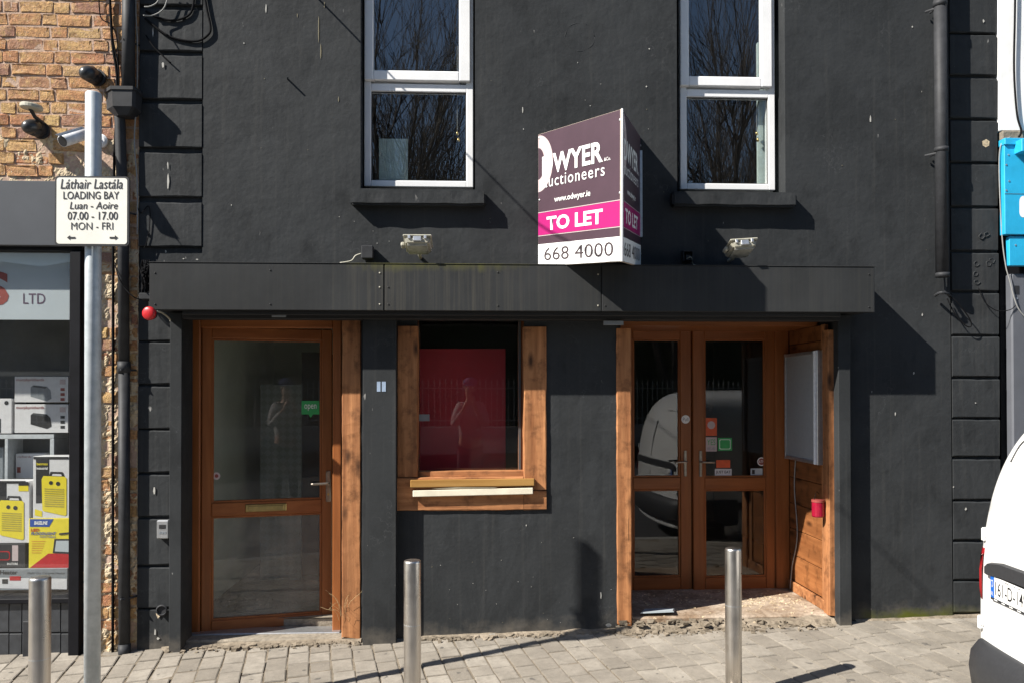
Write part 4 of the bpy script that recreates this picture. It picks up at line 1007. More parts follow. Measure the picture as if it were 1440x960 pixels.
for k in range(3): pbox('button', M_greyprint, t, 223.5+3.6*k, 747, 226+3.6*k, 750, -.047, .01)
t = root('wall_socket', W(227, 860, -.01), 'broken vent hole with loose plaster at the foot of the quoins', 'vent')
MB().lathe(W(228, 857, -.02), [(.035, 0), (.038, .01), (.03, .014), (.026, .002)], 16, (0, -1, 0)).build('ring', M_pipe, t); MB().lathe(W(228, 857, -.017), [(.026, 0), (.026, .002)], 16, (0, -1, 0)).build('hole', M_dark, t); MB().poly([W(219, 862, -.012), W(224, 859, -.012), W(226, 864, -.012), W(222, 869, -.012)]).build('loose_plaster', M_smear, t)
# domes and camera on the brick
def dome(px, py, r, label, sh):
    t = root('dome_camera', W(px, py, BY-.1), label, 'camera', 'dark dome cameras on the brick wall'); p = W(px, py, BY-.075)
    ax = Vector((-.35, -1, -.35)).normalized()
    MB().lathe(p+ax*.03, [(r*1.02, -.05), (r*1.02, -.005), (r*.98, .0), (r*.9, .018), (r*.7, .034), (r*.35, .045), (r*.05, .048)], 20, ax).build('dome', M_domeblk, t, smooth=True)
    MB().tube([p+ax*(.028), (p.x+sh*.6, BY-.01, p.z-.004)], [r*.98, r*1.05], 16).build('housing', M_pipe, t, smooth=True)
    MB().lathe((p.x+sh, BY-.012, p.z-.005), [(r*1.15, 0), (r*1.15, .014)], 18, (0, -1, 0)).build('base', M_pipe, t)
    return t
dome(127, 104, .048, 'dark dome camera on the brick above the pole top', .02)
t = dome(47, 179, .048, 'dark dome camera under a grey cover at the left of the brick wall', .02)
p = W(42, 150, BY-.16); tt = root('cover_bracket', W(42, 156, BY-.05), 'grey oval cover on a short bracket above the left dome camera', 'bracket')
mb = MB(); n_ = 22
for (s_, h) in ((.9, .012), (1, .004), (1, -.012), (.92, -.018)):
    for k in range(n_): an = 2*math.pi*k/n_; mb.v.append((p.x+math.cos(an)*.068*s_+.01, p.y+math.sin(an)*.06*s_, p.z+h-.1*math.cos(an)*.06))
for i in range(3):
    for k in range(n_): mb.f.append((i*n_+k, i*n_+(k+1) % n_, (i+1)*n_+(k+1) % n_, (i+1)*n_+k))
mb.f += [tuple(range(n_)), tuple(range(3*n_, 4*n_))]; mb.build('cover', M_lampbody, tt, smooth=False)
MB().tube([p+Vector((0, 0, -.01)), p+Vector((.005, .05, -.05)), (p.x+.02, BY-.002, p.z-.07)], .012, 8).build('arm', M_pipe, tt)
t = root('bullet_camera', W(112, 194, BY-.1), 'white bullet camera on the brick beside the pole', 'camera')
a, b = W(120, 189, BY-.12), W(88, 199, BY-.28)
d = (b-a).normalized(); MB().tube([a, b], .036, 16).build('body', M_camwhite, t, smooth=True); MB().tube([b-d*.02, b+d*.002], [.030, .033], 16).build('lens_recess', M_signblack, t)
up = Vector((0, 0, 1)); MB().hexa([tuple(a+up*.036+d*-.01+Vector((0, 0, 0))+s) for s in (Vector((-.03, -.015, 0)), Vector((.03, .015, 0)))] [:0] or [tuple(q_) for q_ in (a+Vector((-.01, -.03, .037)), b+d*.03+Vector((-.01, -.03, .037)), b+d*.03+Vector((.01, .03, .037)), a+Vector((.01, .03, .037)), a+Vector((-.01, -.03, .042)), b+d*.03+Vector((-.01, -.03, .042)), b+d*.03+Vector((.01, .03, .042)), a+Vector((.01, .03, .042)))]).build('sun_shield', M_camwhite, t, .002)
MB().tube([a-d*.005, a-d*.03+Vector((0, .02, 0)), Vector((a.x+.05, BY-.002, a.z-.01))], .018, 10).build('arm', M_camwhite, t, smooth=True); MB().lathe((a.x+.05, BY-.002, a.z-.01), [(.045, 0), (.045, .02), (.03, .028)], 16, (0, -1, 0)).build('base', M_camwhite, t)

# ------------------------------------------------------------------ things on the black wall
def flood(px, py, tilt, label):
    t = root('floodlight', W(px, py+12, -.2), label, 'floodlight', 'floodlights above the fascia'); c = W(px, py, -.24)
    rot = Matrix.Rotation(R(tilt), 3, 'Y') @ Matrix.Rotation(R(-14), 3, 'X') @ Matrix.Scale(.84, 3)
    def tr(me): me.transform(Matrix.Translation(c) @ rot.to_4x4()); return me
    mb = MB(); mb.hexa([(-.085, -.10, -.035), (.085, -.10, -.035), (.095, .1, -.03), (-.095, .1, -.03), (-.10, -.11, .02), (.10, -.11, .02), (.10, .1, .03), (-.10, .1, .03)]); link('body', tr(mb.mesh('body', .012, 2)), M_lampbody, t)
    mb = MB(); mb.box(-.108, .108, -.118, .11, .021, .036); link('rim', tr(mb.mesh('rim', .006)), M_lampbody, t)
    mb = MB(); mb.box(-.03, .03, -.125, -.1, -.02, .018).box(-.07, -.05, -.12, -.1, .0, .03).box(.05, .07, -.12, -.1, .0, .03); link('clip', tr(mb.mesh('clip', .003)), M_alu, t)
    mb = MB(); mb.box(-.075, .075, -.085, .08, -.043, -.034); link('glass', tr(mb.mesh('glass', .003)), M_lampglass, t)
    mb = MB(); mb.box(-.13, -.1, -.03, .03, -.02, .015); link('end_cap', tr(mb.mesh('end_cap', .008)), M_lampbody, t)
    mb = MB().tube([c+Vector((0, .08, -.01)), c+Vector((0, .16, -.04)), (c.x, -.004, c.z-.04)], .012, 8); mb.build('arm', M_lampbody, t)
flood(588, 345, 0, 'grey floodlight with a black box beside it, left above the fascia')
flood(1041, 350, -4, 'grey floodlight standing right of the auction board above the fascia')
t = root('junction_box', W(516, 364, -.03), 'small black cable box standing on the fascia top left of the left floodlight', 'junction box'); pbox('case', M_pipe, t, 508, 345, 524.5, 363.5, -.07, .065, .005)
MB().tube(smooth_path([W(508, 357, -.06), W(500, 360, -.06), W(494, 367, -.06), W(478, 370, -.06)], 4), .005, 6).build('tail', M_lampbody, t, smooth=True)
t = root('wall_bracket', W(967, 368, -.03), 'small open bracket on the wall left of the right floodlight', 'bracket')
x0, x1, z0, z1 = rect(960.5, 353, 974.5, 368, -.05); mb = MB().box(x0, x0+.006, -.06, -.003, z0, z1).box(x1-.006, x1, -.06, -.003, z0, z1).box(x0, x1, -.061, -.002, z1-.006, z1+.001).box(x0+.02, x1-.015, -.05, -.003, z0+.01, z0+.045); mb.build('frame', M_pipe, t, .001)
MB().tube(smooth_path([W(966, 364, -.05), W(972, 362, -.07), W(975, 372, -.03), W(985, 374, -.03)], 4), .003, 6).build('wire', M_lampbody, t)
# right downpipe with broken lower end
t = root('drainpipe', W(1325, 390, -.1), 'dark grey drainpipe ending in mid wall on the right', 'drainpipe'); y = -.085
MB().tube([W(1321.5, -60, y), W(1325, 388, y)], .0405, 18).build('pipe', M_pipe, t, smooth=True)
for a, b in ((2, 10), (208, 214), (384, 390)): MB().tube([W(1322+(a*.009), a, y), W(1322+(a*.009), b, y)], .045, 18).build('collar', M_pipe, t, smooth=True)
for py in (12, 216): p = W(1322, py, y); MB().tube([p+Vector((-.07, .06, 0)), p+Vector((-.03, -.0, 0)), p+Vector((-.03, .07, 0))], .008, 6).build('bracket', M_pipe, t)
MB().tube([W(1328, 389, -.03), W(1329.5, 413, -.03)], .006, 6).build('rod', M_pipe, t)
MB().tube(smooth_path([W(1315, 416, -.03), W(1322, 412, -.09), W(1332, 413, -.09), W(1337, 418, -.03)], 4), .01, 8).build('clamp', M_pipe, t)
MB().tube(smooth_path([W(1332, 415, -.06), W(1345, 424, -.07), W(1362, 446, -.06), (W(1366, 458, -.05)), W(1358, 458, -.05), W(1342, 440, -.05), W(1332, 420, -.04)], 5), .004, 6).build('loop_wire', M_cable, t)
# menu board and jar in the porch
t = root('menu_board', (sx-.02, .35, .95), 'empty white notice board framed in metal on the porch side boards', 'notice board')
ya, yb_ = .12, .715
def sidez(py, y): d = ray(1130, py); return (W(1130, py, y)).z
zt1 = 1.62+(553-492)*(5.4+.12)/F; zb1 = 1.62-(655-553)*(5.4+.12)/F
MB().box(sx-.045, sx-.0005, ya, yb_, zb1, zt1).build('panel', M_board, t, .002)
mb = MB(); fwid = .022
mb.box(sx-.055, sx-.001, ya-.004, ya+fwid, zb1-.004, zt1+.004).box(sx-.055, sx-.001, yb_-fwid, yb_+.004, zb1-.004, zt1+.004).box(sx-.054, sx-.001, ya, yb_, zt1-fwid, zt1+.003).box(sx-.054, sx-.001, ya, yb_, zb1-.003, zb1+fwid); mb.build('frame', M_alu, t, .003)
MB().box(sx-.075, sx-.056, ya-.002, ya+.02, zb1, zt1).build('hinge_bar', M_camwhite, t, .003)
t = root('candle_jar', W(1150, 727, .06), 'red glass jar hanging by a wire on the porch side', 'jar'); p = W(1150.5, 726, .06); hh = W(1150.5, 703, .06).z-p.z; rj = .042
MB().lathe(p, [(rj*.9, 0), (rj, .008), (rj, hh*.75), (rj*.97, hh)], 20).build('glass', M_pinkglass, t, smooth=False); MB().lathe(p+Vector((0, 0, hh)), [(rj*1.05, -.01), (rj*1.05, .006), (rj*.9, .006)], 20).build('rim', M_red_letter, t)
MB().tube(smooth_path([p+Vector((-.03, 0, hh)), p+Vector((-.01, .0, hh+.06)), p+Vector((.02, .03, hh+.04))], 4), .002, 5).build('wire', M_cable, t)
cable('cable', [(sx-.012, .62, 1.5), (sx-.012, .60, 1.2), (sx-.012, .63, .9), (sx-.012, .58, .55), (sx-.02, .66, .3), (sx-.03, .68, .12)], .0045, M_cable_w, 'thin cable hanging down the porch side boards to the floor', GC)
# overhead wire from the facade across the street
p = W(428, -22, -.02); cable('overhead_wire', [p, p+Vector((-.2, -1.2, .08)), p+Vector((-.3, -3, .35)), p+Vector((-.3, -8, 1.2)), p+Vector((-.2, -18, 2.5))], .006, M_cable, 'thin dark wire leaving the facade above the left upstairs window')

# ------------------------------------------------------------------ the auction board
t = root('letting_board', W(828, 372, -.1), 'purple and pink V shaped letting board fixed to the wall above the fascia', 'sign board')
A0, A1 = Vector((.432, -.004, 2.474)), Vector((.433, -.004, 3.365)); B0, B1 = W(874.5, 368, -.75), W(875, 153.5, -.75); C0, C1 = Vector((1.126, -.004, 2.475)), Vector((1.128, -.004, 3.36))
def bil(P0, P1, Q0, Q1, off):
    nn = (Q0-P0).cross(P1-P0).normalized()
    if nn.y > 0: nn = -nn
    return lambda u, v: (P0*(1-u)+Q0*u)*(1-v)+(P1*(1-u)+Q1*u)*v+nn*off
def panel(P0, P1, Q0, Q1, nm):
    f, b = bil(P0, P1, Q0, Q1, 0), bil(P0, P1, Q0, Q1, -.012)
    o = MB().hexa([f(0,0), f(1,0), b(1,0), b(0,0), f(0,1), f(1,1), b(1,1), b(0,1)]).build(nm, M_board_edge, t); return o
pl = panel(A0, A1, B0, B1, 'panel'); pr = panel(B0, B1, C0, C1, 'panel')
for P_, (p0, p1, q0, q1) in ((pl, (A0, A1, B0, B1)), (pr, (B0, B1, C0, C1))):
    f1, f2, f3 = (bil(p0, p1, q0, q1, .0015*k) for k in (1, 2, 3))
    def sq(fn, u0, u1, v0, v1, mat, nm): return flat(nm, fn, [(u0, v0), (u1, v0), (u1, v1), (u0, v1)], mat, P_)
    sq(f1, .003, .997, .002, .998, M_plum, 'purple_print'); sq(f2, .003, .997, .003, .165, M_white, 'white_strip'); sq(f2, .003, .997, .233, .40, M_magenta, 'pink_strip')
    sq(f2, .003, .997, .402, .407, M_pinkw, 'pale_line'); sq(f2, .003, .997, .226, .231, M_pinkw, 'pale_line')
    n_ = 24; mb = MB()
    for k in range(n_):
        a0, a1 = R(-90+180*k/n_), R(-90+180*(k+1)/n_)
        mb.quad(f2(.004+.195*math.cos(a0), .775+.215*math.sin(a0)), f2(.004+.195*math.cos(a1), .775+.215*math.sin(a1)), f2(.004+.085*math.cos(a1), .775+.12*math.sin(a1)), f2(.004+.085*math.cos(a0), .775+.12*math.sin(a0)))
    mb.build('ring_print', M_pinkw, P_, fixn=False)
    lettering('D', f3, .06, .2, .68, .82, M_white, P_, bold=.028); lettering('WYER', f3, .2, .80, .68, .825, M_white, P_, bold=.028); lettering('&Co.', f3, .815, .885, .682, .705, M_white, P_)
    lettering('auctioneers', f3, .075, .82, .585, .665, M_white, P_, space=1.15); lettering('www.odwyer.ie', f3, .22, .66, .452, .508, M_white, P_, bold=.012)
    lettering('TO LET', f3, .12, .80, .262, .365, M_white, P_, bold=.03); lettering('668 4000', f3, .085, .915, .04, .135, M_signgrey, P_)
    for u, v in ((.02, .97), (.02, .5), (.98, .93), (.98, .45), (.02, .08), (.98, .1)):
        c = f1(u, v); nn = (f2(u, v)-f1(u, v)).normalized(); MB().lathe(c, [(.007, 0), (.007, .004), (.003, .006)], 10, nn).build('screw', M_alu, P_)
MB().tube([B0+Vector((0, -.004, 0)), B1+Vector((0, -.004, 0))], .007, 6).build('edge_strip', M_card, t)
MB().box(C0.x-.006, C0.x+.01, -.03, -.001, C0.z+.2, C1.z-.1).build('fixing_bracket', M_alu, t)

# ------------------------------------------------------------------ street furniture
t = root('loading_sign', (W(130, 960, -1.28).x, -1.28, gz(-1.9, -1.28)), 'grey pole carrying a white loading bay sign plate', 'street sign')
pt = W(131.5, 131, -1.28); bx = W(130, 960, -1.28).x
MB().tube([(bx, -1.28, gz(bx, -1.28)-.1), (pt.x, -1.28, pt.z-.006), (pt.x, -1.28, pt.z)], [.038, .038, .034], 24).build('pole', M_galv, t, smooth=False).data.polygons.foreach_set('use_smooth', [True]*0 or [True]*(24*2)+[False]*2)
sy = -1.34
x0, x1, z0, z1 = rect(77, 248, 181.5, 346, sy)
def ext(outline, ya, yb):
    mb = MB(); n = len(outline); mb.v += [(a, ya, b) for a, b in outline]+[(a, yb, b) for a, b in outline]
    mb.f += [tuple(range(n)), tuple(range(n, 2*n))[::-1]]+[(i, (i+1) % n, n+(i+1) % n, n+i) for i in range(n)]; return mb
pl = ext(rr(x0, x1, z0, z1, .018, .018), sy, sy+.012).build('sign_plate', M_signblack, t)
ext(rr(x0+.009, x1-.009, z0+.009, z1-.009, .014, .014), sy-.0015, sy).build('white_face', M_signw, pl)
f = plane_fn(sy-.003)
lettering('Láthair Lastála', f, 85, 172.5, 266, 252, M_signblack, pl, shear=.18, bold=.006)
lettering('LOADING BAY', f, 89, 167.5, 280.5, 269.5, M_signblack, pl, bold=.008)
lettering('Luan - Aoire', f, 98, 165.5, 294.5, 284, M_signblack, pl, shear=.18, bold=.006)
lettering('07.00 - 17.00', f, 95, 165.5, 309.5, 298, M_signblack, pl, bold=.008)
lettering('MON - FRI', f, 100, 159, 323.5, 313, M_signblack, pl)
for s_, cx in ((-1, 100), (1, 160)):
    flat('arrow', f, [(cx+s_*6, 334.5), (cx+s_*1.5, 331), (cx+s_*1.5, 333.4), (cx-s_*6, 333.4), (cx-s_*6, 336), (cx+s_*1.5, 336), (cx+s_*1.5, 338)], M_signblack, pl)
for zc_ in (z0+.09, z1-.07):
    MB().tube([(pt.x+.046*math.cos(a), -1.28+.046*math.sin(a), zc_) for a in [R(x) for x in range(0, 361, 20)]], .008, 6).build('clip', M_alu, t)
    MB().box(pt.x-.045, pt.x+.045, sy+.0125, -1.318, zc_-.015, zc_+.015).build('clip', M_alu, t)
def bollard(px, py, y, dpx, label):
    p = W(px, py, y); d = y+5.4; r = dpx*d/F/2
    zb_ = gz(p.x, y); t = root('bollard', (p.x, y, zb_), label, 'bollard', 'steel bollards along the pavement'); h = p.z-zb_
    nx = 24; mb = MB(); prof = [(r, -.05), (r, h*.3), (r, h*.7), (r, h-.012), (r*.97, h-.003), (r*.9, h), (r*.3, h+.002)]
    o = mb.lathe((p.x, y, zb_), prof, nx).build('post', M_steel, t)
    for i, pg in enumerate(o.data.polygons): pg.use_smooth = i < nx*4
    MB().lathe((p.x, y, zb_), [(r*1.9, 0.0), (r*1.9, .006), (r*1.02, .01)], 24).build('base_plate', M_steel, t)
    MB().lathe((p.x, y, zb_+h*.62), [(r*1.004, -.002), (r*1.004, .002)], nx).build('seam', M_alu, t)
bollard(56.5, 810.5, -1.85, 27, 'dented steel bollard at the far left in front of the shop window')
bollard(580, 787, -1.4, 24, 'steel bollard standing below the middle shop window')
bollard(1031, 770, -1.2, 23, 'steel bollard standing in front of the porch doors')

# ------------------------------------------------------------------ neighbour on the right
t = root('white_building', (xRe+.6, -.02, gz(3.5, 0)), 'white building with a blue sign box at the right edge', 'building')
xw = xRe+.002; zwb = Wz(1420, 184, -.02)
MB().box(xw, 6.5, -.018, .4, zwb, 6.3).build('wall', M_whitewall, t, .004); MB().box(xw+.03, 6.5, .04, .4, -.4, zwb-.002).build('lower_wall', M_blackgloss, t); MB().box(xw, 6.5, .402, 5.5, 6.2, 6.3).build('roof', M_soffit, t)
MB().box(Wx(1410, 190, -.03), 6.5, -.03, .05, Wz(1420, 197, -.03), zwb-.003).build('plinth', M_concrete, t, .006)
sg = root('blue_sign', W(1425, 374, -.1), 'sky blue sign box hanging at the right edge of the photo', 'sign box')
x0 = Wx(1405.5, 280, -.031)
MB().box(x0, 6.3, -.085, -.031, Wz(1420, 330, -.085), Wz(1420, 199, -.085)).build('box', M_blue, sg, .004); MB().box(Wx(1419, 205, -.031), 6.35, -.16, -.0311, Wz(1430, 213, -.16), Wz(1430, 195, -.16)).build('canopy', M_blue, sg, .004)
MB().box(Wx(1404, 205, -.031), 6.3, -.10, -.0312, Wz(1420, 203, -.10)-.002, Wz(1420, 195, -.10)+.004).build('rail', M_blue, sg, .003)
MB().box(Wx(1414, 350, -.031), 6.3, -.07, -.0313, Wz(1420, 374, -.07), Wz(1420, 331, -.085)-.004).build('lower_box', M_blue, sg, .004)
for px, py in ((1415, 232), (1418, 218), (1415, 268), (1419, 255), (1428, 345)): MB().lathe(W(px, py, -.0855 if py < 330 else -.0705), [(.006, 0), (.006, .003)], 8, (0, -1, 0)).build('screw', M_alu, sg)
flat('white_letter', plane_fn(-.0865), rr(1433.5, 1475, 306, 276, 5, -8), M_white, sg)
MB().box(x0+.001, 6.2, -.0862, -.085, Wz(1420, 273.4, -.085), Wz(1420, 272.6, -.085)).build('panel_joint', M_midgrey, sg)
sh2 = root('shutter_post', W(1428, 870, -.02), 'blue grey shutter post and panel under the blue sign box', 'shutter'); x0 = Wx(1420, 600, .0)
MB().box(x0, x0+.10, -.03, .039, gz(3.6, 0), Wz(1425, 385, -.03)).build('post', M_greywall, sh2, .01); MB().box(x0+.104, 6.2, .0, .039, gz(3.6, 0), Wz(1425, 388, 0)).build('panel', M_greywall, sh2, .003); pbox('slot', M_signblack, sh2, 1427, 402, 1433.5, 414, -.032, .004); MB().lathe(W(1430, 420, -.0305), [(.007, 0), (.007, .003)], 8, (0, -1, 0)).build('screw', M_alu, sh2)
cable('cable', [W(1428, -30, -.04), W(1427, 30, -.04), W(1426, 100, -.04), W(1430, 160, -.04), W(1436, 184, -.05), W(1433, 193, -.06)], .007, M_cable, 'dark cable running down the white wall at the right edge', GC)
cable('cable', [W(1421, 193, -.05), W(1408, 203, -.06), W(1405, 240, -.05), W(1409, 330, -.05), W(1414, 372, -.05), W(1419, 392, -.05), W(1430, 430, -.05), W(1445, 450, -.05)], .004, M_cable_w, 'pale cable looping along the left side of the blue sign box', GC)
cable('cable', [W(1376, 405, -.02), W(1385, 425, -.03), W(1402, 437, -.04), W(1420, 436, -.04), W(1428, 430, -.04)], .003, M_cable, 'thin black wire drooping over the right quoins', GC)
M_fleck = simple('pale paint fleck', (.40, .39, .36), .8); M_fleck2 = simple('ochre run', (.16, .14, .09), .8); rnd = random.Random(21)
spots = [(236, 255, 2, 13, -.0105, 0), (236, 233, 1.2, 6, -.0105, 0), (217, 690, 2.2, 8, -.0105, 0), (215, 46, 1.3, 8, -.0105, 0), (229, 92, 2.5, 5, -.0105, 0), (374, 12, 1.2, 7, -.003, 0), (448, 40, 1.2, 22, -.003, 1), (451, 72, 1, 12, -.003, 1), (456, 7, 1, 6, -.003, 1), (418, 22, .7, 5, -.003, 1), (476, 140, 1, 5, -.003, 1), (343, 61, 1.2, 1.2, -.003, 0), (1297, 443, 1.2, 3, -.003, 0), (1283, 38, 1.5, 2, -.003, 0), (1224, 168, 1.5, 6, -.003, 0), (1285, 524, 1.2, 3, -.003, 0), (1259, 581, 1.2, 4, -.003, 0), (1341, 684, 1.5, 2, -.0105, 0), (1358, 715, 1.8, 2.5, -.0105, 0), (1383, 30, 2, 3, -.0105, 0), (1372, 566, 1.5, 1.5, -.0105, 0), (222, 897, 3, 2, -.0105, 0), (218, 888, 1.5, 5, -.0105, 0), (233, 354, 1.5, 3, .0165, 0), (258, 364, 2, 1.2, .0165, 0), (277, 365, 2.2, 1.2, -.003, 0), (735, 155, 1, 6, -.003, 0), (736, 182, 1, 1.5, -.003, 0), (830, 149, 1, 1, -.003, 0), (913, 69, 1.4, 1.4, -.003, 0), (909, 122, 1.4, 1.4, -.003, 0), (845, 836, 1.5, 8, -.003, 0), (740, 738, 1, 2, -.003, 0), (693, 892, 7, 3, -.035, 0), (856, 878, 5, 3, -.03, 0)]
for _ in range(24):
    spots.append((rnd.uniform(600, 862), 745+130*rnd.random()**.6, rnd.uniform(.3, 1.0), rnd.uniform(.2, .8), -.003, rnd.choice((0, 1))))
for _ in range(36):
    spots.append((rnd.uniform(290, 1320), rnd.uniform(5, 355), rnd.uniform(.4, .9), rnd.uniform(.4, 1.3), -.003, rnd.choice((0, 1, 1))))
for px, py, hw, hh, y, m_ in spots:
    if 500 < px < 690 and py < 295 or 940 < px < 1125 and py < 295 or 750 < px < 905 and 150 < py < 380: continue
    k_ = rnd.randint(5, 8); flat('paint_fleck', plane_fn(y), [(px+hw*rnd.uniform(.5, 1)*math.cos(2*math.pi*i/k_), py-hh*rnd.uniform(.5, 1)*math.sin(2*math.pi*i/k_)) for i in range(k_)], M_fleck2 if m_ else M_fleck, bb)
mb = MB().tube([W(815+21*math.cos(a)*(1+.05*math.sin(5*a)), 53+20*math.sin(a), .0048+.0008*math.sin(7*a)) for a in [R(x) for x in range(0, 361, 12)]], .006, 6); mb.build('plaster_ring', M_wall, bb, smooth=True)
MB().tube([W(404, 111, -.001), W(404.5, 110, -.05)], .006, 6).build('nail', M_pipe, bb)
# plaster break and ornament scars on the right quoins
o = MB().poly([W(1381, 199, -.006), W(1387, 196, -.006), W(1391.5, 199, -.006), W(1391, 205, -.006), W(1386, 207.5, -.006), W(1382, 205, -.006)]).build('plaster_chip', M_smear, bb)
mb = MB(); rnd = random.Random(6)
for cx, cy in ((1373, 372), (1372, 385), (1374, 397), (1390, 371), (1395, 366), (1380, 333), (1388, 330)):
    p = [W(cx+rnd.uniform(2, 5)*math.cos(a), cy+rnd.uniform(2, 5)*math.sin(a), -.007) for a in (0, 1.2, 2.4, 3.6, 4.8)]; mb.tube(smooth_path(p, 4), .004, 6)
tag(mb.build('dried_adhesive', M_wall, bb, smooth=True), kind='stuff')

# ------------------------------------------------------------------ the van
VX, VYc, VW, BOW = 2.332, -2.48, .86, .09
van = root('parked_van', (VX+2, VYc, -.14), 'white panel van parked at the kerb with its rear at the right edge', 'van')
def rake(z):
    tb = [(-.2, 0), (.807, .0), (.939, .021), (1.136, .050), (1.268, .086), (1.334, .112), (1.40, .145), (1.465, .185), (1.55, .27), (1.62, .38), (1.68, .55)]
    for (a, b), (c, d_) in zip(tb[:-1], tb[1:]):
        if z <= c: return b+(d_-b)*(z-a)/(c-a)
    return tb[-1][1]
half = [(0, .10), (.70, .10), (.82, .16), (.855, .28), (.86, .55), (.86, .85), (.85, 1.0), (.835, 1.12), (.815, 1.24), (.785, 1.37), (.74, 1.49), (.66, 1.585), (.52, 1.635), (.3, 1.655), (0, 1.66)]
outl = [(y, z) for y, z in half]+[(-y, z) for y, z in half[-2:0:-1]]
def ztop(s):
    tb = [(0, 1.66), (2.5, 1.655), (2.75, 1.6), (3.3, 1.0), (3.8, .82), (3.98, .66), (4.03, .5)]
    for (a, b), (c, d_) in zip(tb[:-1], tb[1:]):
        if s <= c: return b+(d_-b)*(s-a)/(c-a)
    return tb[-1][1]
rings = [(0, .02), (0, .4), (0, .7), (0, .86), (0, .95), (.006, .975), (.02, .99), (.045, .997), (.09, 1), (.3, 1), (.8, 1), (1.6, 1), (2.4, 1), (2.6, 1), (2.75, 1), (3.0, .99), (3.35, .97), (3.7, .95), (3.88, .92), (3.98, .84), (4.03, .7)]
mb = MB(); nr = len(outl)
for s_, sc in rings:
    for y, z in outl:
        cz = .8; zz = cz+(z-cz)*(sc if sc < .95 else 1-(1-sc)*.9); zz = .1+(zz-.1)*(ztop(s_)-.1)/1.56
        bow = BOW*(y*sc/.86)**2 if s_ < .4 else 0
        mb.v.append((VX+s_+rake(zz)*max(0, 1-s_/2.0)+bow*max(0, 1-s_/.4), VYc+y*sc, zz))
for i in range(len(rings)-1):
    for k in range(nr): mb.f.append((i*nr+k, i*nr+(k+1) % nr, (i+1)*nr+(k+1) % nr, (i+1)*nr+k))
mb.f += [tuple(range(nr)), tuple(range((len(rings)-1)*nr, len(rings)*nr))]
body = mb.build('body', M_van, van, smooth=True)
ss = body.modifiers.new('smooth', 'SUBSURF'); ss.levels = 2; ss.render_levels = 2
def xr(y, z): return VX+rake(z)+BOW*((y-VYc)/.86)**2
# bumper wrapping the rear corners
mb = MB(); prof = [(.02, .462), (-.02, .452), (-.056, .405), (-.066, .33), (-.05, .22), (.0, .17)]
path = [(VX+.7, VYc+.868, 0, 1), (VX+.3, VYc+.868, 0, 1), (VX+BOW+.12, VYc+.862, -.2, .98), (VX+BOW+.05, VYc+.842, -.6, .8), (VX+BOW*.87, VYc+.80, -.9, .43)]+[(VX+BOW*(u/.86)**2, VYc+u, -1, .1*u) for u in (.7, .5, .25, 0)]
path += [(x, 2*VYc-y, a, -b) for x, y, a, b in path[::-1][1:]]
for x, y, nx_, ny_ in path:
    for o_, z in prof: mb.v.append((x-nx_*o_, y-ny_*o_*.6, z))
n_ = len(prof)
for i in range(len(path)-1):
    for k in range(n_-1): mb.f.append((i*n_+k, (i+1)*n_+k, (i+1)*n_+k+1, i*n_+k+1))
bp = mb.build('bumper', M_bumper, van, smooth=True); bp.modifiers.new('solid', 'SOLIDIFY').thickness = .02
for sgn in (1, -1):
    mb = MB(); prev = None
    for z in (.645, .70, .78, .85, .885):
        yl = VYc+sgn*.80; o_ = .0015 if .66 < z < .87 else -.002
        cur = [(xr(yl, z)-o_, yl, z), (xr(yl, z)+.012-o_, yl+sgn*.036, z), (xr(yl, z)+.04, yl+sgn*(.048+o_), z), (xr(yl, z)+.13, yl+sgn*(.054+o_), z)]
        if prev:
            for k in range(3): mb.quad(prev[k], prev[k+1], cur[k+1], cur[k])
        prev = cur
    me = mb.mesh('tail_lamp'); bm = bmesh.new(); bm.from_mesh(me); bmesh.ops.remove_doubles(bm, verts=bm.verts, dist=1e-5); bm.to_mesh(me); bm.free()
    lamp = link('tail_lamp', me, M_tail, van, True); lamp.modifiers.new('solid', 'SOLIDIFY').thickness = .005
    for z in (.95, .535):
        y = VYc+sgn*.80
        MB().box(xr(y, z)-.014, xr(y, z)+.03, y-.018, y+.022, z-.018, z+.018).build('hinge', M_van, van, .006, 2)
        MB().box(xr(y, z)-.020, xr(y, z)+.02, y-.006, y+.012, z-.032, z+.032).build('hinge', M_van, van, .004, 2)
mb = MB(); ysx = [(.74, .775, .815), (.71, .772, .835), (.6, .785, .853), (.3, .79, .858), (0, .79, .858), (-.3, .79, .858), (-.6, .785, .853), (-.71, .772, .835), (-.74, .775, .815)]
for dy_, za_, zb2 in ysx:
    y = VYc+dy_; x = xr(y, .8)+.004; mb.v += [(x, y, za_), (x-.022, y, za_+.005), (x-.022, y, zb2-.005), (x, y, zb2)]
for i in range(len(ysx)-1):
    for k in range(3): mb.f.append((i*4+k, i*4+k+1, (i+1)*4+k+1, (i+1)*4+k))
mb.f += [(0, 1, 2, 3), tuple(len(mb.v)-4+k for k in range(4))]; mb.build('handle_strip', M_bumper, van, smooth=False)
q0 = Vector((xr(VYc+.685, .7)-.012, VYc+.685, .672)); q1_ = Vector((xr(VYc+.2, .7)-.016, VYc+.2, .672)); qd = (q1_-q0).normalized(); qn = Vector((qd.y, -qd.x, 0))
if qn.x > 0: qn = -qn
def pf(o_): return lambda u, v: q0+qd*(u*.35)+Vector((0, 0, .012+v*.098))+qn*o_
a_ = [q0-qd*.006, q0+qd*.356]
pl = MB().hexa([tuple(a_[0]), tuple(a_[1]), tuple(a_[1]-qn*.03), tuple(a_[0]-qn*.03)]+[tuple(p_+Vector((0, 0, .115))) for p_ in (a_[0], a_[1], a_[1]-qn*.03, a_[0]-qn*.03)]).build('number_plate', M_bumper, van, .002)
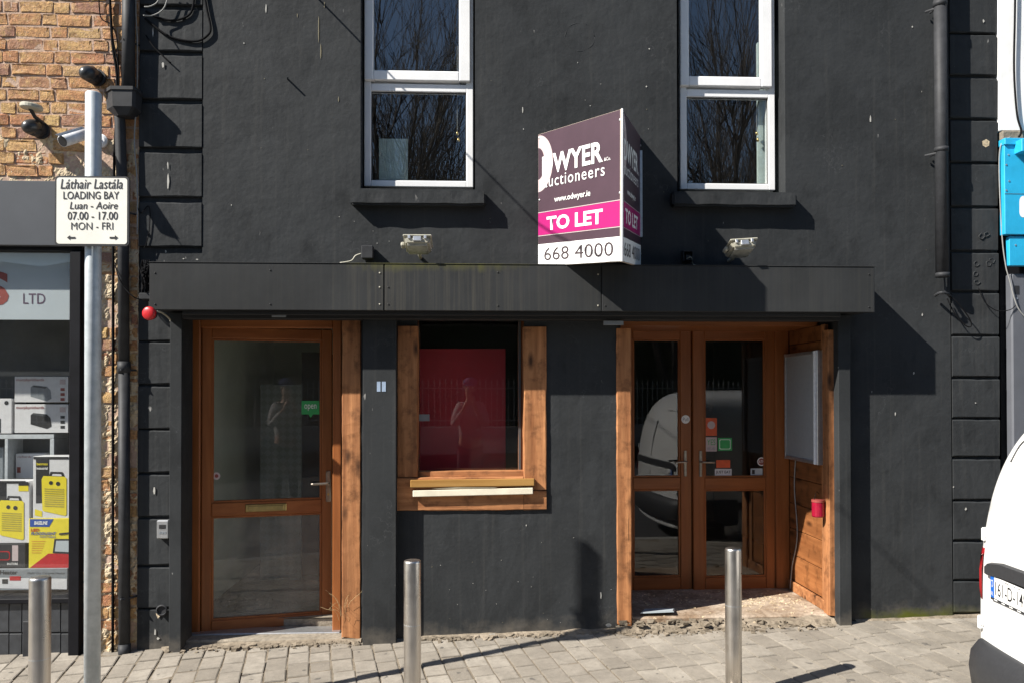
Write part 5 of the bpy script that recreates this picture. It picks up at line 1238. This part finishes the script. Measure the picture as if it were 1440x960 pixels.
flat('plate_face', pf(.001), [(0, 0), (1, 0), (1, 1), (0, 1)], M_plate, pl); flat('blue_band', pf(.002), [(0, 0), (.085, 0), (.085, 1), (0, 1)], M_euband, pl)
lettering('161-D-1497', pf(.002), .11, .93, .16, .80, M_signblack, pl, bold=.004); lettering('BAILE ATHA CLIATH', pf(.002), .35, .75, .88, .96, M_signblack, pl); lettering('IRL', pf(.003), .022, .064, .1, .28, M_white, pl)
flat('stars', pf(.003), [(.0425+.025*math.cos(2*math.pi*k/12), .66+.17*math.sin(2*math.pi*k/12)) for k in range(12)], M_white, pl)
flat('stars_fill', pf(.0035), [(.0425+.02*math.cos(2*math.pi*k/12), .66+.135*math.sin(2*math.pi*k/12)) for k in range(12)], M_euband, pl)
for k in range(5): flat('dealer_mark', pf(.0012), [(.08+k*.18, -.09), (.16+k*.18, -.09), (.16+k*.18, -.045), (.08+k*.18, -.045)], M_white, pl)
for i, z in enumerate((.5, .7, .9, 1.1)):
    MB().hexa([(xr(VYc, z)-.003, VYc-.004, z), (xr(VYc, z)-.003, VYc+.004, z), (xr(VYc, z)+.01, VYc+.004, z), (xr(VYc, z)+.01, VYc-.004, z), (xr(VYc, z+.199)-.003, VYc-.004, z+.199), (xr(VYc, z+.199)-.003, VYc+.004, z+.199), (xr(VYc, z+.199)+.01, VYc+.004, z+.199), (xr(VYc, z+.199)+.01, VYc-.004, z+.199)]).build('door_seam', M_upvc_g, van)
mb = MB().tube([Vector((xr(VYc+.70-k*.07, 1.005-k*.004)-.0005, VYc+.70-k*.07, 1.005-k*.004)) for k in range(10)], .0022, 5); mb.build('crease', M_upvc, van, smooth=True)
MB().tube(smooth_path([Vector((xr(VYc+y_, z_)-.0005, VYc+y_, z_)) for y_, z_ in ((.2, 1.425), (.5, 1.42), (.64, 1.41), (.69, 1.38), (.71, 1.30))], 6), .003, 5).build('window_recess', M_upvc_g, van, smooth=True)
for s_ in (.75, 3.35):
    for sgn in (1, -1):
        w = MB().lathe((VX+s_, VYc+sgn*.86, .16), [(.19, -.19), (.27, -.19), (.295, -.15), (.295, -.02), (.26, .005), (.2, .008)], 28, (0, sgn, 0)).build('wheel', M_tyre, van, smooth=False)
        MB().lathe((VX+s_, VYc+sgn*.862, .16), [(.2, 0), (.19, .012), (.05, .02)], 20, (0, sgn, 0)).build('rim', M_alu, w)
for sgn in (1, -1):
    w = MB().hexa([(VX+2.05, VYc+sgn*.80, 1.02), (VX+2.9, VYc+sgn*.80, 1.0), (VX+2.9, VYc+sgn*.856, 1.0), (VX+2.05, VYc+sgn*.856, 1.02), (VX+2.05, VYc+sgn*.74, 1.46), (VX+2.55, VYc+sgn*.74, 1.44), (VX+2.55, VYc+sgn*.79, 1.44), (VX+2.05, VYc+sgn*.79, 1.46)]).build('side_window', M_domeblk, van, .01)

# ------------------------------------------------------------------ across the street, seen in the glass
def far(x, y): return gz(x, -12)-.02
tag(MB().hexa([(-60, -15.4, -.6), (60, -15.4, -.6), (60, -12, -.6), (-60, -12, -.6), (-60, -15.4, -1.4), (60, -15.4, 1.2), (60, -12, 1.2), (-60, -12, -1.4)]).build('opposite_pavement', M_kerb), kind='structure')
tag(MB().quad((-80, -120, -1.5), (80, -120, 1.3), (80, -15.7, 1.2), (-80, -15.7, -1.3)).build('park_ground', M_grass), kind='structure')
fence = root('railings', (0, -15.5, 0), 'black iron railings on a low stone wall across the street', 'railings')
for i in range(-12, 12): MB().hexa([(i*1.5, -15.7, -1), (i*1.5+1.49, -15.7, -1), (i*1.5+1.49, -15.35, -1), (i*1.5, -15.35, -1), (i*1.5, -15.7, .75), (i*1.5+1.49, -15.7, .75), (i*1.5+1.49, -15.35, .75), (i*1.5, -15.35, .75)]).build('coping_stone', M_stone, fence, .02)
for z in (.9, 1.75): MB().box(-18, 18, -15.54, -15.5, z, z+.03).build('rail', M_iron, fence)
m0 = None
for i in range(-92, 93):
    if m0 is None:
        o = MB().lathe((i*.15, -15.52, .74), [(.012, 0), (.012, 1.12), (.026, 1.15), (.02, 1.2), (.002, 1.28)], 6).build('picket', M_iron, fence); m0 = o
    else:
        o = m0.copy(); col.objects.link(o); o.location = m0.location+Vector(((i+92)*.15, 0, 0))
def tree(x, y, h, seed, lean, label):
    t = root('bare_tree', (x, y, 0), label, 'tree', 'bare trees across the street'); rnd = random.Random(seed); trunk = MB(); crown = MB()
    def grow(p, d, L_, r, lv):
        n = 4 if lv < 3 else 2; pts = [p]; rs = [r]
        for k in range(n):
            d = (d+Vector((rnd.gauss(0, .10), rnd.gauss(0, .10), rnd.gauss(.05, .06)))*(1 if lv else .35)).normalized(); pts.append(pts[-1]+d*L_/n); rs.append(max(r*(1-.5*(k+1)/n), .006))
        (trunk if lv == 0 else crown).tube(pts, rs, 7 if lv == 0 else (5 if lv < 2 else 3), cap=False)
        if lv >= 5 or r < .005: return
        nb_ = (7, 6, 6, 4, 3)[lv]
        for k in range(nb_):
            f_ = rnd.uniform(.35, 1.0) if k else 1.0; idx = min(int(f_*n), n); a = rnd.uniform(0, 2*math.pi); sp = rnd.uniform(.25, .62) if k else .12
            side = d.orthogonal().normalized(); side.rotate(Matrix.Rotation(a, 3, d)); nd = (d*math.cos(sp)+side*math.sin(sp)+Vector((0, 0, .12))).normalized()
            grow(pts[idx], nd, L_*rnd.uniform(.55, .8), rs[idx]*rnd.uniform(.5, .78) if k else rs[idx]*.85, lv+1)
    grow(Vector((x, y, -.3)), Vector((lean, 0, 1)).normalized(), h*.27, .22, 0)
    trunk.build('trunk', M_bark, t, fixn=False); crown.build('crown', M_bark, t, fixn=False)
for i, (x, y, h, ln, lab) in enumerate(((-2.4, -19, 24, .03, 'bare tree mirrored in the left upstairs window'), (8.2, -19, 25, -.02, 'bare tree mirrored in the right upstairs window'), (2.6, -23, 24, .02, 'bare tree behind the railings between the mirrored pair'), (-7.5, -21, 22, .05, 'leaning bare tree at the left of the row behind the railings'), (13, -21, 22, -.05, 'bare tree at the far right of the row behind the railings'))): tree(x, y, h, 40+i, ln, lab)
mb = MB(); n1, n2 = 90, 12; idx = {}
for i in range(n1+1):
    for j in range(n2+1):
        x = -60+120*i/n1; z = -1+8.5*j/n2; idx[i, j] = len(mb.v); mb.v.append((x, -34+1.3*noise.noise(Vector((x*.5, z*.6, 2)))+.6*noise.noise(Vector((x*1.7, z*1.8, 5)))+j*.12, z+1.0*noise.noise(Vector((x*.4, 9, 0)))*(j == n2)))
for i in range(n1):
    for j in range(n2): mb.f.append((idx[i, j], idx[i+1, j], idx[i+1, j+1], idx[i, j+1]))
for i in range(n1): mb.v += [(-60+120*i/n1, -37, 6.5), (-60+120*(i+1)/n1, -37, 6.5)]; n_ = len(mb.v); mb.f.append((idx[i, n2], idx[i+1, n2], n_-1, n_-2))
tag(mb.build('evergreen_wood', M_hedge, smooth=True, fixn=False), kind='stuff')

# ------------------------------------------------------------------ the photographer, mirrored in the glass
per = root('person', (-.06, -5.75, -.03), 'person in a pale jacket and blue cap holding up a phone, mirrored in the window', 'person')
def skin(name, verts, edges, radii, mat, parent, lev=2, rootv=0):
    me = bpy.data.meshes.new(name); me.from_pydata([Vector(v)+Vector((-.06, -5.75, -.03)) for v in verts], edges, []); o = link(name, me, mat, parent)
    md = o.modifiers.new('skin', 'SKIN'); md.use_smooth_shade = True
    for i, r in enumerate(radii):
        sv = me.skin_vertices[0].data[i]; sv.radius = (r, r) if not isinstance(r, tuple) else r; sv.use_root = (i == rootv)
    sb = o.modifiers.new('subsurf', 'SUBSURF'); sb.levels = lev; sb.render_levels = lev; return o
V_ = []; E_ = []; R_ = []
def add(p, r, par=None):
    V_.append(p); R_.append(r)
    if par is not None: E_.append((par, len(V_)-1))
    return len(V_)-1
pel = add((0, 0, .98), (.15, .11)); wa = add((0, .0, 1.12), (.14, .105), pel); ch_ = add((0, 0, 1.34), (.165, .115), wa); nk0 = add((0, 0, 1.50), (.09, .08), ch_); nk = add((0, .015, 1.575), .056, nk0); jw_ = add((0, .045, 1.645), (.07, .08), nk); hd = add((0, .04, 1.73), (.085, .098), jw_); ht = add((0, .025, 1.82), (.06, .07), hd)
for s_ in (1, -1):
    hp = add((s_*.09, 0, .92), .095, pel); kn = add((s_*.11, .03, .52), .062, hp); an = add((s_*.12, 0, .11), .042, kn); add((s_*.13, .14, .05), .04, an)
    shd = add((s_*.17, 0, 1.45), .065, ch_); el = add((s_*.22, .10, 1.20), .048, shd); wr = add((s_*.09, .27, 1.42), .03, el); pa = add((s_*.062, .30, 1.50), (.022, .034), wr)
    for k in range(4):
        kk = add((s_*(.055+.001*k), .322, 1.475+.021*k), .0095, pa); k2 = add((s_*(.03-.003*k), .338, 1.485+.021*k), .0085, kk)
    th = add((s_*.05, .275, 1.55), .0105, pa); add((s_*.028, .268, 1.58), .009, th)
skin('body', V_, E_, R_, M_skin, per)
skin('jacket', [(0, 0, .93), (0, 0, 1.12), (0, 0, 1.34), (0, 0, 1.5), (.17, 0, 1.46), (.225, .1, 1.19), (.105, .26, 1.40), (-.17, 0, 1.46), (-.225, .1, 1.19), (-.105, .26, 1.40)], [(0, 1), (1, 2), (2, 3), (2, 4), (4, 5), (5, 6), (2, 7), (7, 8), (8, 9)], [(.175, .135), (.17, .13), (.195, .15), (.11, .095), .09, .066, .045, .085, .066, .045], M_jacket, per)
skin('trousers', [(0, 0, .98), (.09, 0, .88), (.112, .02, .52), (.12, 0, .14), (-.09, 0, .88), (-.112, .02, .52), (-.12, 0, .14)], [(0, 1), (1, 2), (2, 3), (0, 4), (4, 5), (5, 6)], [(.155, .12), .105, .08, .062, .105, .08, .062], M_trouser, per)
O = Vector((-.06, -5.75, -.03))
for s_ in (1, -1): MB().hexa([tuple(O+Vector((s_*.125+a*.05, b, c))) for c, k in ((0, 1), (.09, .8)) for a, b in ((-1*k, -.08), (1*k, -.08), (1*k, .2*k+.0), (-1*k, .2*k+.0))]).build('shoe', M_tyre, per, .02, 2)
MB().lathe(O+Vector((0, .035, 1.775)), [(.098, 0), (.1, .03), (.09, .07), (.06, .095), (.01, .105)], 20).build('cap', M_cap, per, smooth=True)
MB().hexa([tuple(O+Vector(p)) for p in ((-.075, .10, 1.772), (.075, .10, 1.772), (.05, .20, 1.758), (-.05, .20, 1.758), (-.075, .10, 1.782), (.075, .10, 1.782), (.05, .20, 1.768), (-.05, .20, 1.768))]).build('cap_peak', M_cap, per, .004)
MB().lathe(O+Vector((0, .012, 1.70)), [(.07, -.03), (.09, .0), (.094, .07)], 16).build('hair', M_hair, per, smooth=True)
for s_ in (1, -1):
    MB().lathe(O+Vector((s_*.03, .122, 1.735)), [(.012, -.008), (.011, 0), (.004, .005)], 10, (0, 1, 0)).build('eye', M_white, per)
MB().tube([O+Vector((0, .125, 1.735)), O+Vector((0, .15, 1.70)), O+Vector((0, .13, 1.692))], [.009, .015, .011], 8).build('nose', M_skin, per, smooth=True)
MB().tube([O+Vector((-.024, .128, 1.668)), O+Vector((0, .136, 1.667)), O+Vector((.024, .128, 1.668))], .005, 6).build('mouth', M_red_letter, per, smooth=True)
ph = tag(rebase(MB().box(-.038, .112, -5.425, -5.417, 1.585, 1.655).build('phone', M_signblack, None, .003), (0.04, -5.42, 1.585)), 'dark phone held up level in both hands, seen in the mirrored figure', 'phone')
